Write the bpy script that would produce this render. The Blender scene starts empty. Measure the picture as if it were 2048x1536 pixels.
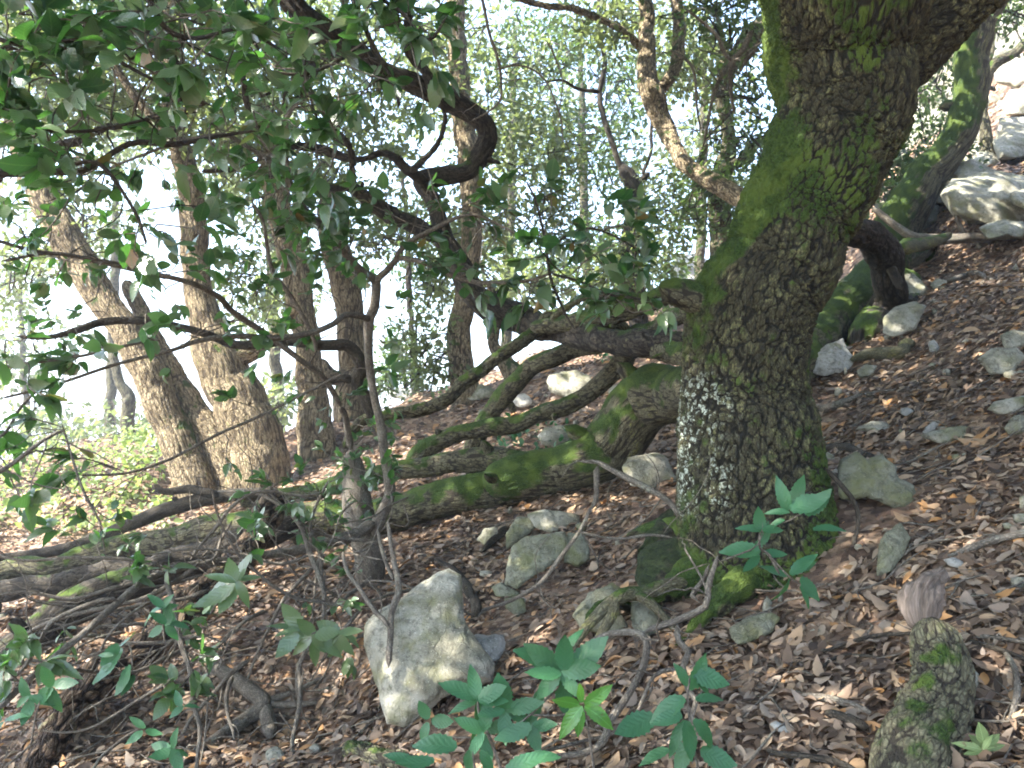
import bpy, math
import numpy as np
from mathutils import Vector
SC = bpy.context.scene
COL = SC.collection
# ------------------------------------------------------------------ camera, world, sun, exposure
PITCH = math.radians(4.0)
FPX = 1707.0                                   # focal length in pixels of the 2048 px wide photograph
cam_d = bpy.data.cameras.new('camera'); cam = bpy.data.objects.new('camera', cam_d); COL.objects.link(cam)
cam_d.sensor_width = 36.0; cam_d.lens = 36.0 * FPX / 2048; cam_d.clip_start = 0.05; cam_d.clip_end = 3000
cam.location = (0, 0, 0); cam.rotation_euler = (math.radians(90) + PITCH, 0, 0)
SC.camera = cam
SUN = Vector((-0.66, -0.20, 0.72)).normalized()   # direction towards the sun
w = bpy.data.worlds.new('World'); SC.world = w; w.use_nodes = True
nt = w.node_tree; nt.nodes.clear()
sky = nt.nodes.new('ShaderNodeTexSky'); sky.sky_type = 'NISHITA'; sky.sun_disc = False
sky.sun_elevation = math.asin(SUN.z); sky.sun_rotation = math.atan2(SUN.x, SUN.y)
sky.air_density = 1.0; sky.dust_density = 1.2; sky.ozone_density = 1.0
bg = nt.nodes.new('ShaderNodeBackground'); bg.inputs['Strength'].default_value = 0.15
wo = nt.nodes.new('ShaderNodeOutputWorld')
nt.links.new(sky.outputs[0], bg.inputs[0]); nt.links.new(bg.outputs[0], wo.inputs[0])
sd = bpy.data.lights.new('sun', 'SUN'); sd.energy = 4.5; sd.angle = math.radians(0.55); sd.color = (1.0, 0.94, 0.84)
so = bpy.data.objects.new('sun', sd); COL.objects.link(so)
so.rotation_euler = SUN.to_track_quat('Z', 'Y').to_euler()
SC.view_settings.view_transform = 'Standard'; SC.view_settings.look = 'None'
SC.view_settings.gamma = 1.0; SC.view_settings.exposure = 2.9
cy = SC.cycles
cy.max_bounces = 7; cy.diffuse_bounces = 4; cy.glossy_bounces = 2; cy.transmission_bounces = 4; cy.transparent_max_bounces = 4
cy.use_denoising = True; cy.filter_width = 1.9; cy.sample_clamp_indirect = 6.0
cy.use_adaptive_sampling = True; cy.adaptive_threshold = 0.02
# ------------------------------------------------------------------ numeric helpers
def hsh(ix, iy, iz, s=0):
    h = (ix.astype(np.int64) * 73856093) ^ (iy.astype(np.int64) * 19349663) ^ (iz.astype(np.int64) * 83492791) ^ (s * 2654435761 + 97)
    h = (h ^ (h >> 13)) * 1274126177 & 0xffffffff
    h = (h ^ (h >> 16)) * 2246822519 & 0xffffffff
    return ((h ^ (h >> 15)) & 0xffffff) / float(0xffffff)
def vnoise(p, s=0):
    p = np.asarray(p, float); i = np.floor(p).astype(np.int64); f = p - i; f = f * f * (3 - 2 * f); r = 0
    for a in (0, 1):
        for b in (0, 1):
            for c in (0, 1):
                wt = (f[:, 0] if a else 1 - f[:, 0]) * (f[:, 1] if b else 1 - f[:, 1]) * (f[:, 2] if c else 1 - f[:, 2])
                r = r + wt * hsh(i[:, 0] + a, i[:, 1] + b, i[:, 2] + c, s)
    return r * 2 - 1
def fbm(p, o=4, s=0, g=0.5):
    r = 0; a = 1.0; t = 0
    for k in range(o):
        r = r + a * vnoise(np.asarray(p) * 2.0 ** k + 17.3 * k, s + k); t += a; a *= g
    return r / t
def worley(p, s=0):
    i = np.floor(p).astype(np.int64); f1 = np.full(len(p), 9.0); f2 = np.full(len(p), 9.0); idn = np.zeros(len(p))
    for a in (-1, 0, 1):
        for b in (-1, 0, 1):
            for c in (-1, 0, 1):
                x, y, z = i[:, 0] + a, i[:, 1] + b, i[:, 2] + c
                d = np.sqrt((x + hsh(x, y, z, s + 1) - p[:, 0]) ** 2 + (y + hsh(x, y, z, s + 2) - p[:, 1]) ** 2 + (z + hsh(x, y, z, s + 3) - p[:, 2]) ** 2)
                near = d < f1
                f2 = np.where(near, f1, np.minimum(f2, d)); idn = np.where(near, hsh(x, y, z, s + 4), idn); f1 = np.where(near, d, f1)
    return f1, f2, idn
def sstep(a, b, x): t = np.clip((x - a) / (b - a), 0, 1); return t * t * (3 - 2 * t)
def nrm(v): return v / (np.linalg.norm(v, axis=-1, keepdims=True) + 1e-12)
# ------------------------------------------------------------------ terrain height and picture-to-world
def terrain(x, y):
    x = np.atleast_1d(np.asarray(x, float)); y = np.atleast_1d(np.asarray(y, float))
    xc = np.clip(x, -40, 9)
    yc = 12.0 + np.clip(x, 0, 9) * 0.9
    over = np.maximum(0, y - yc)
    yy = np.minimum(y, yc)
    z = -1.2 + 0.18 * yy + 0.25 * np.clip(x, -9, 9) + 0.12 * np.clip(x + 9, -40, 0) + 0.5 * np.clip(x - 9, 0, 30) + np.where(x > 0, 0.045, 0.0115 * (np.abs(x) < 9)) * xc ** 2 + (x <= -9) * 0.0115 * 81
    z = z - 0.30 * np.sqrt(over ** 2 + 1) + 0.30
    z = np.maximum(z, -14 + 0 * z)
    p = np.stack([x, y, 0 * x], 1); far = sstep(3, 14, np.abs(y) + np.abs(x))
    z = z + fbm(p * 0.9, 3, 5) * (0.10 + 0.35 * far) + fbm(p * 4.5, 3, 9) * 0.035
    z = z + 0.03 * np.exp(-(((x - 0.86) / 0.55) ** 2 + ((y - 3.02) / 0.45) ** 2))
    z = z - 0.16 * np.exp(-(((x + 0.75) / 0.35) ** 2 + ((y - 3.1) / 0.3) ** 2))
    return z
cp, sp = math.cos(PITCH), math.sin(PITCH)
def ray(px, py):
    a, b = (px - 1024) / FPX, (768 - py) / FPX
    return np.array([a, cp - b * sp, sp + b * cp])
def P(px, py, Y):
    d = ray(px, py); return d * (Y / d[1])
def gdepth(px, py, y0=0.8, y1=40):
    d = ray(px, py); ys = y0 * (y1 / y0) ** np.linspace(0, 1, 1500)
    q = d[None] * (ys / d[1])[:, None]
    hit = np.nonzero(q[:, 2] < terrain(q[:, 0], q[:, 1]))[0]
    return float(ys[hit[0]]) if len(hit) else 14.0
def G(px, py): return P(px, py, gdepth(px, py))
def gnormal(x, y, e=0.03):
    zx = (terrain(x + e, y) - terrain(x - e, y)) / (2 * e); zy = (terrain(x, y + e) - terrain(x, y - e)) / (2 * e)
    return nrm(np.stack([-zx, -zy, np.ones_like(zx)], 1))
# ------------------------------------------------------------------ mesh and object helpers
class Geo:
    def __init__(s): s.v = []; s.f = []; s.n = 0; s.a = {}
    def add(s, v, f, **at):
        s.v.append(v); s.f.append(f + s.n); s.n += len(v)
        for k, x in at.items(): s.a.setdefault(k, []).append(np.asarray(x, float))
    def link(s, name, mat, parent=None):
        me = bpy.data.meshes.new(name); v = np.concatenate(s.v); f = np.concatenate(s.f)
        org = np.zeros(3)
        if parent is None: org = v.mean(0); v = v - org
        elif parent is not None: v = v - np.array(parent.location)
        me.vertices.add(len(v)); me.vertices.foreach_set('co', v.astype(np.float32).ravel())
        k = f.shape[1]
        me.loops.add(f.size); me.loops.foreach_set('vertex_index', f.astype(np.int32).ravel())
        me.polygons.add(len(f)); me.polygons.foreach_set('loop_start', (np.arange(len(f)) * k).astype(np.int32))
        me.update(calc_edges=True)
        for key, arrs in s.a.items():
            x = np.concatenate(arrs)
            at = me.attributes.new(key, 'FLOAT' if x.ndim == 1 else 'FLOAT_VECTOR', 'POINT')
            at.data.foreach_set('value' if x.ndim == 1 else 'vector', x.astype(np.float32).ravel())
        me.materials.append(mat)
        o = bpy.data.objects.new(name, me); COL.objects.link(o)
        if parent is None: o.location = org
        else: o.parent = parent
        return o
def tag(o, label=None, cat=None, group=None, kind=None):
    for k, x in (('label', label), ('category', cat), ('group', group), ('kind', kind)):
        if x: o[k] = x
    return o
def empty(name, loc, label, cat, group=None):
    o = bpy.data.objects.new(name, None); COL.objects.link(o); o.location = [float(c) for c in loc]; o.empty_display_size = 0.1
    return tag(o, label, cat, group)
def resample(pts, rad, step):
    pts = np.asarray(pts, float); rad = np.asarray(rad, float)
    if len(pts) < 2: raise ValueError
    e = np.vstack([2 * pts[0] - pts[1], pts, 2 * pts[-1] - pts[-2]]); r = np.concatenate([[rad[0]], rad, [rad[-1]]])
    out = []; ro = []
    for i in range(1, len(e) - 2):
        n = max(1, int(np.linalg.norm(e[i + 1] - e[i]) / step)); t = np.arange(n)[:, None] / n
        out.append(0.5 * (2 * e[i] + (e[i + 1] - e[i - 1]) * t + (2 * e[i - 1] - 5 * e[i] + 4 * e[i + 1] - e[i + 2]) * t ** 2 + (3 * e[i] - e[i - 1] - 3 * e[i + 1] + e[i + 2]) * t ** 3))
        tt = t[:, 0] * t[:, 0] * (3 - 2 * t[:, 0]); ro.append(r[i] * (1 - tt) + r[i + 1] * tt)
    out.append(e[-2][None]); ro.append(np.array([r[-2]]))
    return np.concatenate(out), np.concatenate(ro)
def tube(geo, pts, rad, step, seg, seed=0, cell=0.0, amp=0.0, lump=0.12, lumpf=4.0, moss=0.0, mossdir=(0, 0, 1), mossb=0.0, tip=True, wob=0.0, rag=0):
    """A bark-covered limb: swept ring mesh with lumps, plates and moss carried as attributes."""
    c, r = resample(pts, rad, step); n = len(c)
    if wob > 0:
        s0 = np.arange(n) * step
        for k in range(3): c[:, k] += wob * vnoise(np.stack([s0 * 6, s0 * 0 + k * 7.7, s0 * 0 + seed], 1), seed) * sstep(0, 0.1, np.linspace(0, 1, n)) * np.minimum(1, r / r.max() + .5)
    t = nrm(np.gradient(c, axis=0)); u = np.zeros_like(c)
    a = np.array([0, 0, 1.0]) if abs(t[0][2]) < 0.8 else np.array([1.0, 0, 0])
    u0 = nrm(np.cross(t[0], a))
    for i in range(n):
        u0 = u0 - t[i] * np.dot(u0, t[i]); u0 = u0 / (np.linalg.norm(u0) + 1e-9); u[i] = u0
    b = np.cross(t, u); th = np.linspace(0, 2 * np.pi, seg, endpoint=False)
    s = np.concatenate([[0], np.cumsum(np.linalg.norm(np.diff(c, axis=0), axis=1))])
    ct, st = np.cos(th), np.sin(th)
    nor = u[:, None] * ct[None, :, None] + b[:, None] * st[None, :, None]
    R = r[:, None] * np.ones(seg)[None]
    tc = np.stack([ct[None] * R, st[None] * R, s[:, None] * np.ones(seg)[None]], 2).reshape(-1, 3)
    Rm = np.median(r)
    q = np.stack([np.broadcast_to(ct[None], R.shape), np.broadcast_to(st[None], R.shape), np.broadcast_to(s[:, None] / Rm * .35, R.shape)], 2).reshape(-1, 3)
    d = lump * R.ravel() * fbm(q * lumpf / 4 + seed * 3.1, 3, seed)
    N = nor.reshape(-1, 3); crk = np.ones(len(tc))
    wrp = fbm(tc * 14, 2, seed + 3)[:, None]
    if cell > 0:
        k = tc / cell * np.array([1, 1, 0.62]) + (0.35 + .15 * rag) * wrp + seed + rag * 0.28 * np.stack([fbm(tc * 45 + 9 * q_, 2, seed + q_) for q_ in range(3)], 1)
        f1, f2, idn = worley(k, seed); e = sstep(0.02, 0.34 - .10 * rag, f2 - f1)
        crk = e * (0.75 + 0.25 * idn)
        d = d + amp * (e - 1) + amp * 0.45 * (idn - 0.5) * e + amp * (0.30 + .35 * rag) * fbm(tc * 3.0 / cell, 3, seed + 8)
    if tip:
        tf = np.clip((s[-1] - s) / (2.0 * r[-1] + 1e-6), 0, 1); tf = np.minimum(tf, np.clip(s / (2.0 * r[0] + 1e-6), 0, 1)); R = R * np.sqrt(np.clip(1 - (1 - tf) ** 2, 0.004, 1))[:, None]
        d = d * np.repeat(np.clip(tf, 0, 1), seg)
    v = (np.repeat(c, seg, 0) + N * (R.ravel() + d)[:, None])
    md = np.array(mossdir, float); md /= np.linalg.norm(md)
    mo = np.clip(moss - 0.35 * sstep(-1.0, -1.6, v[:, 0]) * (v[:, 1] < 6) + mossb * 0 + 0.70 * (N @ md) - 0.55 + 0.9 * fbm(v * 3.5, 3, seed + 20) + 0.8 * fbm(v * 22, 2, seed + 30), 0, 1) if moss > 0 else np.zeros(len(v))
    i = np.arange(n - 1)[:, None] * seg; j = np.arange(seg)[None]; j2 = (j + 1) % seg
    f = np.stack([i + j, i + j2, i + seg + j2, i + seg + j], 2).reshape(-1, 4)
    geo.add(v, f, crk=crk, moss=mo, tc=tc)
    return c, r
# ------------------------------------------------------------------ materials
def newmat(name):
    m = bpy.data.materials.new(name); m.use_nodes = True; t = m.node_tree; t.nodes.clear()
    o = t.nodes.new('ShaderNodeOutputMaterial'); b = t.nodes.new('ShaderNodeBsdfPrincipled'); t.links.new(b.outputs[0], o.inputs[0])
    return m, t, b, o
def N_(t, typ, **kw):
    n = t.nodes.new('ShaderNode' + typ)
    for k, x in kw.items():
        if k in n.inputs.keys(): n.inputs[k].default_value = x
        else: setattr(n, k, x)
    return n
def L_(t, a, b): t.links.new(a, b)
def attr(t, name): return N_(t, 'Attribute', attribute_name=name)
def noise(t, vec, scale, detail=4, rough=0.6):
    n = N_(t, 'TexNoise', Scale=scale, Detail=detail, Roughness=rough)
    if vec is not None: L_(t, vec, n.inputs['Vector'])
    return n.outputs['Fac']
def ramp(t, fac, stops):
    r = N_(t, 'ValToRGB'); e = r.color_ramp.elements
    while len(e) < len(stops): e.new(0.5)
    for k, (p, c) in enumerate(stops): e[k].position = p; e[k].color = (*c, 1) if len(c) == 3 else c
    L_(t, fac, r.inputs[0]); return r.outputs[0]
def mix(t, fac, a, b):
    m = N_(t, 'MixRGB')
    for x, s in ((fac, 0), (a, 1), (b, 2)):
        if isinstance(x, (int, float)): m.inputs[s].default_value = x
        elif isinstance(x, tuple): m.inputs[s].default_value = (*x, 1)
        else: L_(t, x, m.inputs[s])
    return m.outputs[0]
def math_(t, op, a, b=0.0, clamp=False):
    m = N_(t, 'Math', operation=op, use_clamp=clamp)
    for x, s in ((a, 0), (b, 1)):
        if isinstance(x, (int, float)): m.inputs[s].default_value = x
        else: L_(t, x, m.inputs[s])
    return m.outputs[0]
def step(t, x, lo, hi):
    m = N_(t, 'MapRange', interpolation_type='SMOOTHSTEP'); m.inputs['From Min'].default_value = lo; m.inputs['From Max'].default_value = hi
    L_(t, x, m.inputs['Value']); return m.outputs['Result']
def bump(t, b, h, dist, strength=1.0):
    n = N_(t, 'Bump', Strength=strength, Distance=dist); L_(t, h, n.inputs['Height']); L_(t, n.outputs[0], b.inputs['Normal'])
def bark(name, c1, c2, crack, lichen=(0.20, 0.20, 0.07), lich=0.55, cell=90.0, white=0.0, mossc=((0.014, 0.032, 0.007), (0.052, 0.085, 0.016)), bd=0.006):
    m, t, b, o = newmat(name); tc = attr(t, 'tc').outputs['Vector']; geo = N_(t, 'NewGeometry').outputs['Position']
    mp = N_(t, 'Mapping'); mp.inputs['Scale'].default_value = (1, 1, 0.4); L_(t, tc, mp.inputs[0])
    n1 = noise(t, mp.outputs[0], cell * 0.25, 5); n2 = noise(t, tc, 160, 3); n3 = noise(t, geo, 9, 4)
    base = mix(t, step(t, n1, 0.35, 0.65), c1, c2)
    base = mix(t, step(t, n2, 0.55, 0.75), base, tuple(x * 1.6 for x in c2))
    vo = N_(t, 'TexVoronoi', feature='DISTANCE_TO_EDGE', Scale=cell); L_(t, mp.outputs[0], vo.inputs['Vector'])
    ck = step(t, vo.outputs['Distance'], 0.02, 0.22)
    ca = attr(t, 'crk').outputs['Fac']
    li = math_(t, 'MULTIPLY', step(t, n3, lich, lich + 0.15), step(t, ca, 0.5, 0.85))
    n4 = noise(t, geo, 60, 3); li = math_(t, 'MULTIPLY', li, step(t, n4, 0.42, 0.56))
    base = mix(t, li, base, lichen)
    if white > 0:
        n5 = noise(t, geo, 45, 4, 0.7); wa = attr(t, 'wht').outputs['Fac']
        base = mix(t, math_(t, 'MULTIPLY', math_(t, 'MULTIPLY', step(t, n5, 0.50, 0.57), wa), step(t, ca, .35, .6)), base, (0.50, 0.56, 0.47))
    base = mix(t, step(t, ca, 0.42, 0.10), base, crack)
    base = mix(t, math_(t, 'MULTIPLY', math_(t, 'SUBTRACT', 1.0, ck), 0.55), base, crack)
    mo = attr(t, 'moss').outputs['Fac']; n6 = noise(t, geo, 130, 3, 0.7)
    mc = mix(t, step(t, n6, 0.3, 0.7), mossc[0], mossc[1]); n8 = noise(t, geo, 7, 3)
    mc = mix(t, step(t, n8, .45, .62), mc, tuple(x * y for x, y in zip(mossc[1], (1.25, 1.15, 1.1))))
    mf = step(t, math_(t, 'ADD', mo, math_(t, 'MULTIPLY', n6, 0.35)), 0.45, 0.75)
    base = mix(t, mf, base, mc)
    L_(t, base, b.inputs['Base Color']); b.inputs['Roughness'].default_value = 0.9; b.inputs['Specular IOR Level'].default_value = 0.25
    h = math_(t, 'ADD', math_(t, 'MULTIPLY', ck, 0.7), math_(t, 'MULTIPLY', n1, 0.6)); h = math_(t, 'ADD', h, math_(t, 'MULTIPLY', n6, 0.8))
    bump(t, b, h, bd)
    return m
B_MAIN = bark('mossy_rough_bark', (0.040, 0.036, 0.022), (0.070, 0.064, 0.035), (0.013, 0.012, 0.009), lichen=(0.15, 0.15, 0.07), lich=0.44, cell=130, white=1, bd=0.004)
B_LOW = bark('mossy_smooth_bark', (0.092, 0.086, 0.052), (0.155, 0.145, 0.09), (0.03, 0.025, 0.018), cell=110, bd=0.004, lich=0.5)
B_DARK = bark('dark_branch_bark', (0.030, 0.025, 0.020), (0.075, 0.064, 0.048), (0.012, 0.01, 0.008), cell=120, lich=0.62, bd=0.003)
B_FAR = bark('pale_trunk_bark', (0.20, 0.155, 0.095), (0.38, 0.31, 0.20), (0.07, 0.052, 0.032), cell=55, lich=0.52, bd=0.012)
B_TWIG = bark('grey_twig_bark', (0.095, 0.080, 0.063), (0.20, 0.178, 0.145), (0.04, 0.033, 0.028), lichen=(0.22, 0.22, 0.17), cell=160, lich=0.55, bd=0.002)
B_ROT = bark('rotten_wood_bark', (0.075, 0.048, 0.030), (0.19, 0.135, 0.09), (0.018, 0.012, 0.009), lichen=(0.22, 0.2, 0.11), cell=70, lich=0.5, bd=0.008)
def wood_mat():
    m, t, b, o = newmat('torn_heartwood'); tc = attr(t, 'tc').outputs['Vector']
    mp = N_(t, 'Mapping'); mp.inputs['Scale'].default_value = (1, 1, 0.08); L_(t, tc, mp.inputs[0])
    n = noise(t, mp.outputs[0], 120, 5)
    L_(t, ramp(t, n, [(0.3, (0.05, 0.037, 0.028)), (0.55, (0.16, 0.125, 0.10)), (0.75, (0.33, 0.25, 0.205))]), b.inputs['Base Color'])
    b.inputs['Roughness'].default_value = 0.85; bump(t, b, n, 0.008); return m
WOOD = wood_mat()
def leaf_mat(name, stops, trans, transc, rough=0.38, spec=0.5, back=None, veins=True, veinc=None):
    m, t, b, o = newmat(name); lr = attr(t, 'lr').outputs['Fac']; lv = attr(t, 'lv').outputs['Vector']
    col = ramp(t, lr, stops); sx = N_(t, 'SeparateXYZ'); L_(t, lv, sx.inputs[0])
    geo = N_(t, 'NewGeometry'); n1 = noise(t, geo.outputs['Position'], 60, 3)
    col = mix(t, math_(t, 'MULTIPLY', n1, 0.5), col, tuple(0.5 * c for c in stops[0][1]))
    if veins:
        av = math_(t, 'ABSOLUTE', sx.outputs[1])
        col = mix(t, math_(t, 'MULTIPLY', step(t, av, 0.09, 0.02), 0.6), col, veinc or tuple(min(1, 2.0 * c + 0.03) for c in stops[0][1]))
        bl = noise(t, geo.outputs['Position'], 48, 4, 0.6); col = mix(t, math_(t, 'MULTIPLY', step(t, bl, 0.66, 0.71), 0.8), col, (0.10, 0.065, 0.03))
        wv = math_(t, 'SINE', math_(t, 'MULTIPLY', math_(t, 'ADD', sx.outputs[0], math_(t, 'MULTIPLY', av, -0.28)), 44.0))
        bump(t, b, wv, 0.0005, 0.35)
    if back is not None: col = mix(t, math_(t, 'MULTIPLY', geo.outputs['Backfacing'], 0.85), col, back)
    L_(t, col, b.inputs['Base Color']); b.inputs['Roughness'].default_value = rough; b.inputs['Specular IOR Level'].default_value = spec
    if trans > 0:
        tr = N_(t, 'BsdfTranslucent'); L_(t, mix(t, 0.75, col, transc), tr.inputs['Color'])
        ms = N_(t, 'MixShader'); ms.inputs[0].default_value = trans
        L_(t, b.outputs[0], ms.inputs[1]); L_(t, tr.outputs[0], ms.inputs[2]); L_(t, ms.outputs[0], o.inputs[0])
    return m
F_NEAR = leaf_mat('dark_glossy_oak_leaf', [(0, (0.014, 0.042, 0.022)), (0.45, (0.020, 0.068, 0.034)), (0.80, (0.035, 0.105, 0.030)), (0.955, (0.065, 0.15, 0.03)), (0.98, (0.33, 0.17, 0.07))], 0.32, (0.11, 0.32, 0.04), rough=0.30, spec=0.9, back=(0.10, 0.145, 0.07), veinc=(0.10, 0.17, 0.06))
F_SEED = leaf_mat('bluish_green_seedling_leaf', [(0, (0.010, 0.055, 0.028)), (0.4, (0.016, 0.095, 0.045)), (0.75, (0.03, 0.13, 0.05)), (0.9, (0.06, 0.17, 0.035)), (1, (0.14, 0.16, 0.05))], 0.22, (0.08, 0.30, 0.05), rough=0.42, spec=0.4, back=(0.04, 0.12, 0.055), veinc=(0.09, 0.20, 0.09))
F_SAGE = leaf_mat('pale_seedling_leaf', [(0, (0.13, 0.19, 0.07)), (1, (0.22, 0.28, 0.11))], 0.2, (0.2, 0.35, 0.08), rough=0.6)
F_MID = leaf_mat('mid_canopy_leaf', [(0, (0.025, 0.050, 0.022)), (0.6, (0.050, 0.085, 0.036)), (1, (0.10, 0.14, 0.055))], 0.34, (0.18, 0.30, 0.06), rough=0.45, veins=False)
F_FAR = leaf_mat('sun_tinted_canopy_leaf', [(0, (0.050, 0.075, 0.035)), (0.6, (0.095, 0.13, 0.055)), (1, (0.18, 0.21, 0.09))], 0.38, (0.32, 0.40, 0.12), rough=0.5, veins=False)  # brighter twin of the mid canopy leaf, sunlight mixed into its greens
F_PLANT = leaf_mat('light_green_herb', [(0, (0.10, 0.15, 0.05)), (1, (0.26, 0.32, 0.12))], 0.4, (0.4, 0.55, 0.12), rough=0.5, veins=False)
F_LITTER = leaf_mat('dry_fallen_leaf', [(0, (0.045, 0.031, 0.023)), (0.18, (0.105, 0.071, 0.050)), (0.40, (0.19, 0.130, 0.088)), (0.60, (0.33, 0.235, 0.16)), (0.72, (0.255, 0.205, 0.165)), (0.84, (0.40, 0.31, 0.22)), (0.93, (0.43, 0.22, 0.08)), (1.0, (0.50, 0.43, 0.32))], 0.06, (0.4, 0.2, 0.08), rough=0.62, spec=0.3, veins=False)
def ground_mat():
    m, t, b, o = newmat('forest_soil'); g = N_(t, 'NewGeometry').outputs['Position']
    n1 = noise(t, g, 2.2, 6); n2 = noise(t, g, 26, 5, 0.7); vo = N_(t, 'TexVoronoi', Scale=22.0); L_(t, g, vo.inputs['Vector'])
    c = ramp(t, n2, [(0.3, (0.030, 0.019, 0.013)), (0.55, (0.085, 0.052, 0.034)), (0.75, (0.17, 0.11, 0.075))])
    lc = ramp(t, vo.outputs['Color'], [(0.2, (0.07, 0.04, 0.026)), (0.5, (0.2, 0.12, 0.075)), (0.8, (0.33, 0.23, 0.15))])
    c = mix(t, step(t, n1, 0.38, 0.55), c, lc)
    L_(t, c, b.inputs['Base Color']); b.inputs['Roughness'].default_value = 0.95
    bump(t, b, math_(t, 'ADD', n2, vo.outputs['Distance']), 0.02); return m
SOIL = ground_mat()
def rock_mat(name, a, bcol, mossy, yel=(0.17, 0.17, 0.08)):
    m, t, b, o = newmat(name); g = N_(t, 'NewGeometry').outputs['Position']
    n1 = noise(t, g, 5, 6, 0.6); n2 = noise(t, g, 38, 6, 0.75); n3 = noise(t, g, 11, 4); n4 = noise(t, g, 140, 3, 0.7)
    c = mix(t, step(t, n1, 0.38, 0.62), a, bcol); c = mix(t, math_(t, 'MULTIPLY', step(t, n2, 0.46, 0.66), 0.75), c, tuple(x * 0.40 for x in a))
    c = mix(t, step(t, n4, .60, .72), c, tuple(min(.8, x * 1.5) for x in bcol))
    c = mix(t, math_(t, 'MULTIPLY', step(t, n3, 0.58 - 0.2 * mossy, 0.70), 0.8), c, yel)
    vo = N_(t, 'TexVoronoi', feature='DISTANCE_TO_EDGE', Scale=9.0); wv = N_(t, 'Mapping'); L_(t, g, wv.inputs[0]); L_(t, wv.outputs[0], vo.inputs['Vector'])
    mo = attr(t, 'moss').outputs['Fac']
    c = mix(t, step(t, math_(t, 'ADD', mo, math_(t, 'MULTIPLY', n2, 0.5)), 0.75, 1.0), c, (0.09, 0.12, 0.025))
    L_(t, c, b.inputs['Base Color']); b.inputs['Roughness'].default_value = 0.9
    h = math_(t, 'ADD', math_(t, 'MULTIPLY', n2, 0.7), math_(t, 'MULTIPLY', step(t, vo.outputs['Distance'], 0.0, 0.02), 0.12)); h = math_(t, 'ADD', h, math_(t, 'MULTIPLY', n4, 0.25)); bump(t, b, h, 0.018); return m
R_LIME = rock_mat('weathered_limestone', (0.18, 0.172, 0.125), (0.37, 0.355, 0.29), 0.6)
R_YEL = rock_mat('algae_stained_limestone', (0.13, 0.13, 0.085), (0.23, 0.23, 0.17), 0.8, yel=(0.145, 0.15, 0.055))
R_PALE = rock_mat('bare_white_limestone', (0.29, 0.28, 0.25), (0.44, 0.43, 0.39), 0.1)
# ------------------------------------------------------------------ ground
def ground():
    def axis(lo, hi, n, c, k): u = np.linspace(math.asinh((lo - c) / k), math.asinh((hi - c) / k), n); return c + k * np.sinh(u)
    xs = axis(-700, 500, 560, 0, 2.2); ys = axis(-60, 900, 560, 3, 2.2)
    X, Y = np.meshgrid(xs, ys); Z = terrain(X.ravel(), Y.ravel()); nx, ny = len(xs), len(ys)
    v = np.stack([X.ravel(), Y.ravel(), Z], 1)
    i = np.arange(ny - 1)[:, None] * nx; j = np.arange(nx - 1)[None]
    f = np.stack([i + j, i + j + 1, i + nx + j + 1, i + nx + j], 2).reshape(-1, 4)
    g = Geo(); g.add(v, f); tag(g.link('ground', SOIL), kind='structure')
ground()
# ------------------------------------------------------------------ leaves
def template(n, serr=0.0, fold=0.25, droop=0.25, wmax=0.5, curl=0.0, tooth=True, ex=0.75):
    ts = np.linspace(0, 1, n); v = []; uv = []
    for k, t in enumerate(ts):
        wd = (math.sin(math.pi * min(1, max(0.0, t)) ** 0.82)) ** ex * wmax if 0 < t < 1 else 0.015
        if serr and 0 < k < n - 1: wd *= (1 + serr) if k % 2 else (1 - serr)
        z0 = -droop * t * t
        sx = t + (-0.02 if k % 2 else 0.015) * (serr > 0)
        for s in (-1, 0, 1):
            v.append((t if s == 0 else sx, s * wd, z0 + (fold * wd if s else 0) + (curl * wd * wd * 2 if s else 0))); uv.append((t, s * min(1, wd / wmax + .001) , 0))
    f = []
    for k in range(n - 1):
        a = 3 * k; f += [(a, a + 1, a + 4, a + 3), (a + 1, a + 2, a + 5, a + 4)]
    return np.array(v), np.array(f), np.array(uv)
T_HI = template(17, 0.07, 0.28, 0.26, 0.20); T_HI2 = template(17, 0.09, 0.12, -0.14, 0.235); T_HI3 = template(17, 0.08, 0.60, 0.48, 0.17)
TB1 = template(15, 0.06, 0.25, 0.24, 0.27); TB2 = template(15, 0.08, 0.10, -0.10, 0.30); TB3 = template(15, 0.07, 0.5, 0.40, 0.24)
T_MID = template(5, 0, 0.3, 0.2, 0.28); T_LO = template(3, 0, 0.35, 0.1, 0.30)
T_L1 = template(9, 0.03, 0.20, 0.12, 0.19, 0.2, ex=.75); T_L2 = template(11, 0.10, -0.30, -0.22, 0.25, ex=.7); T_L3 = template(9, 0.0, 0.9, 0.25, 0.18, 0.8, ex=.7); T_LL = template(5, 0, 0.4, 0.18, 0.21, ex=.7); T_FR = template(4, 0.0, 0.3, 0.1, 0.20, ex=.6)
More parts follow.
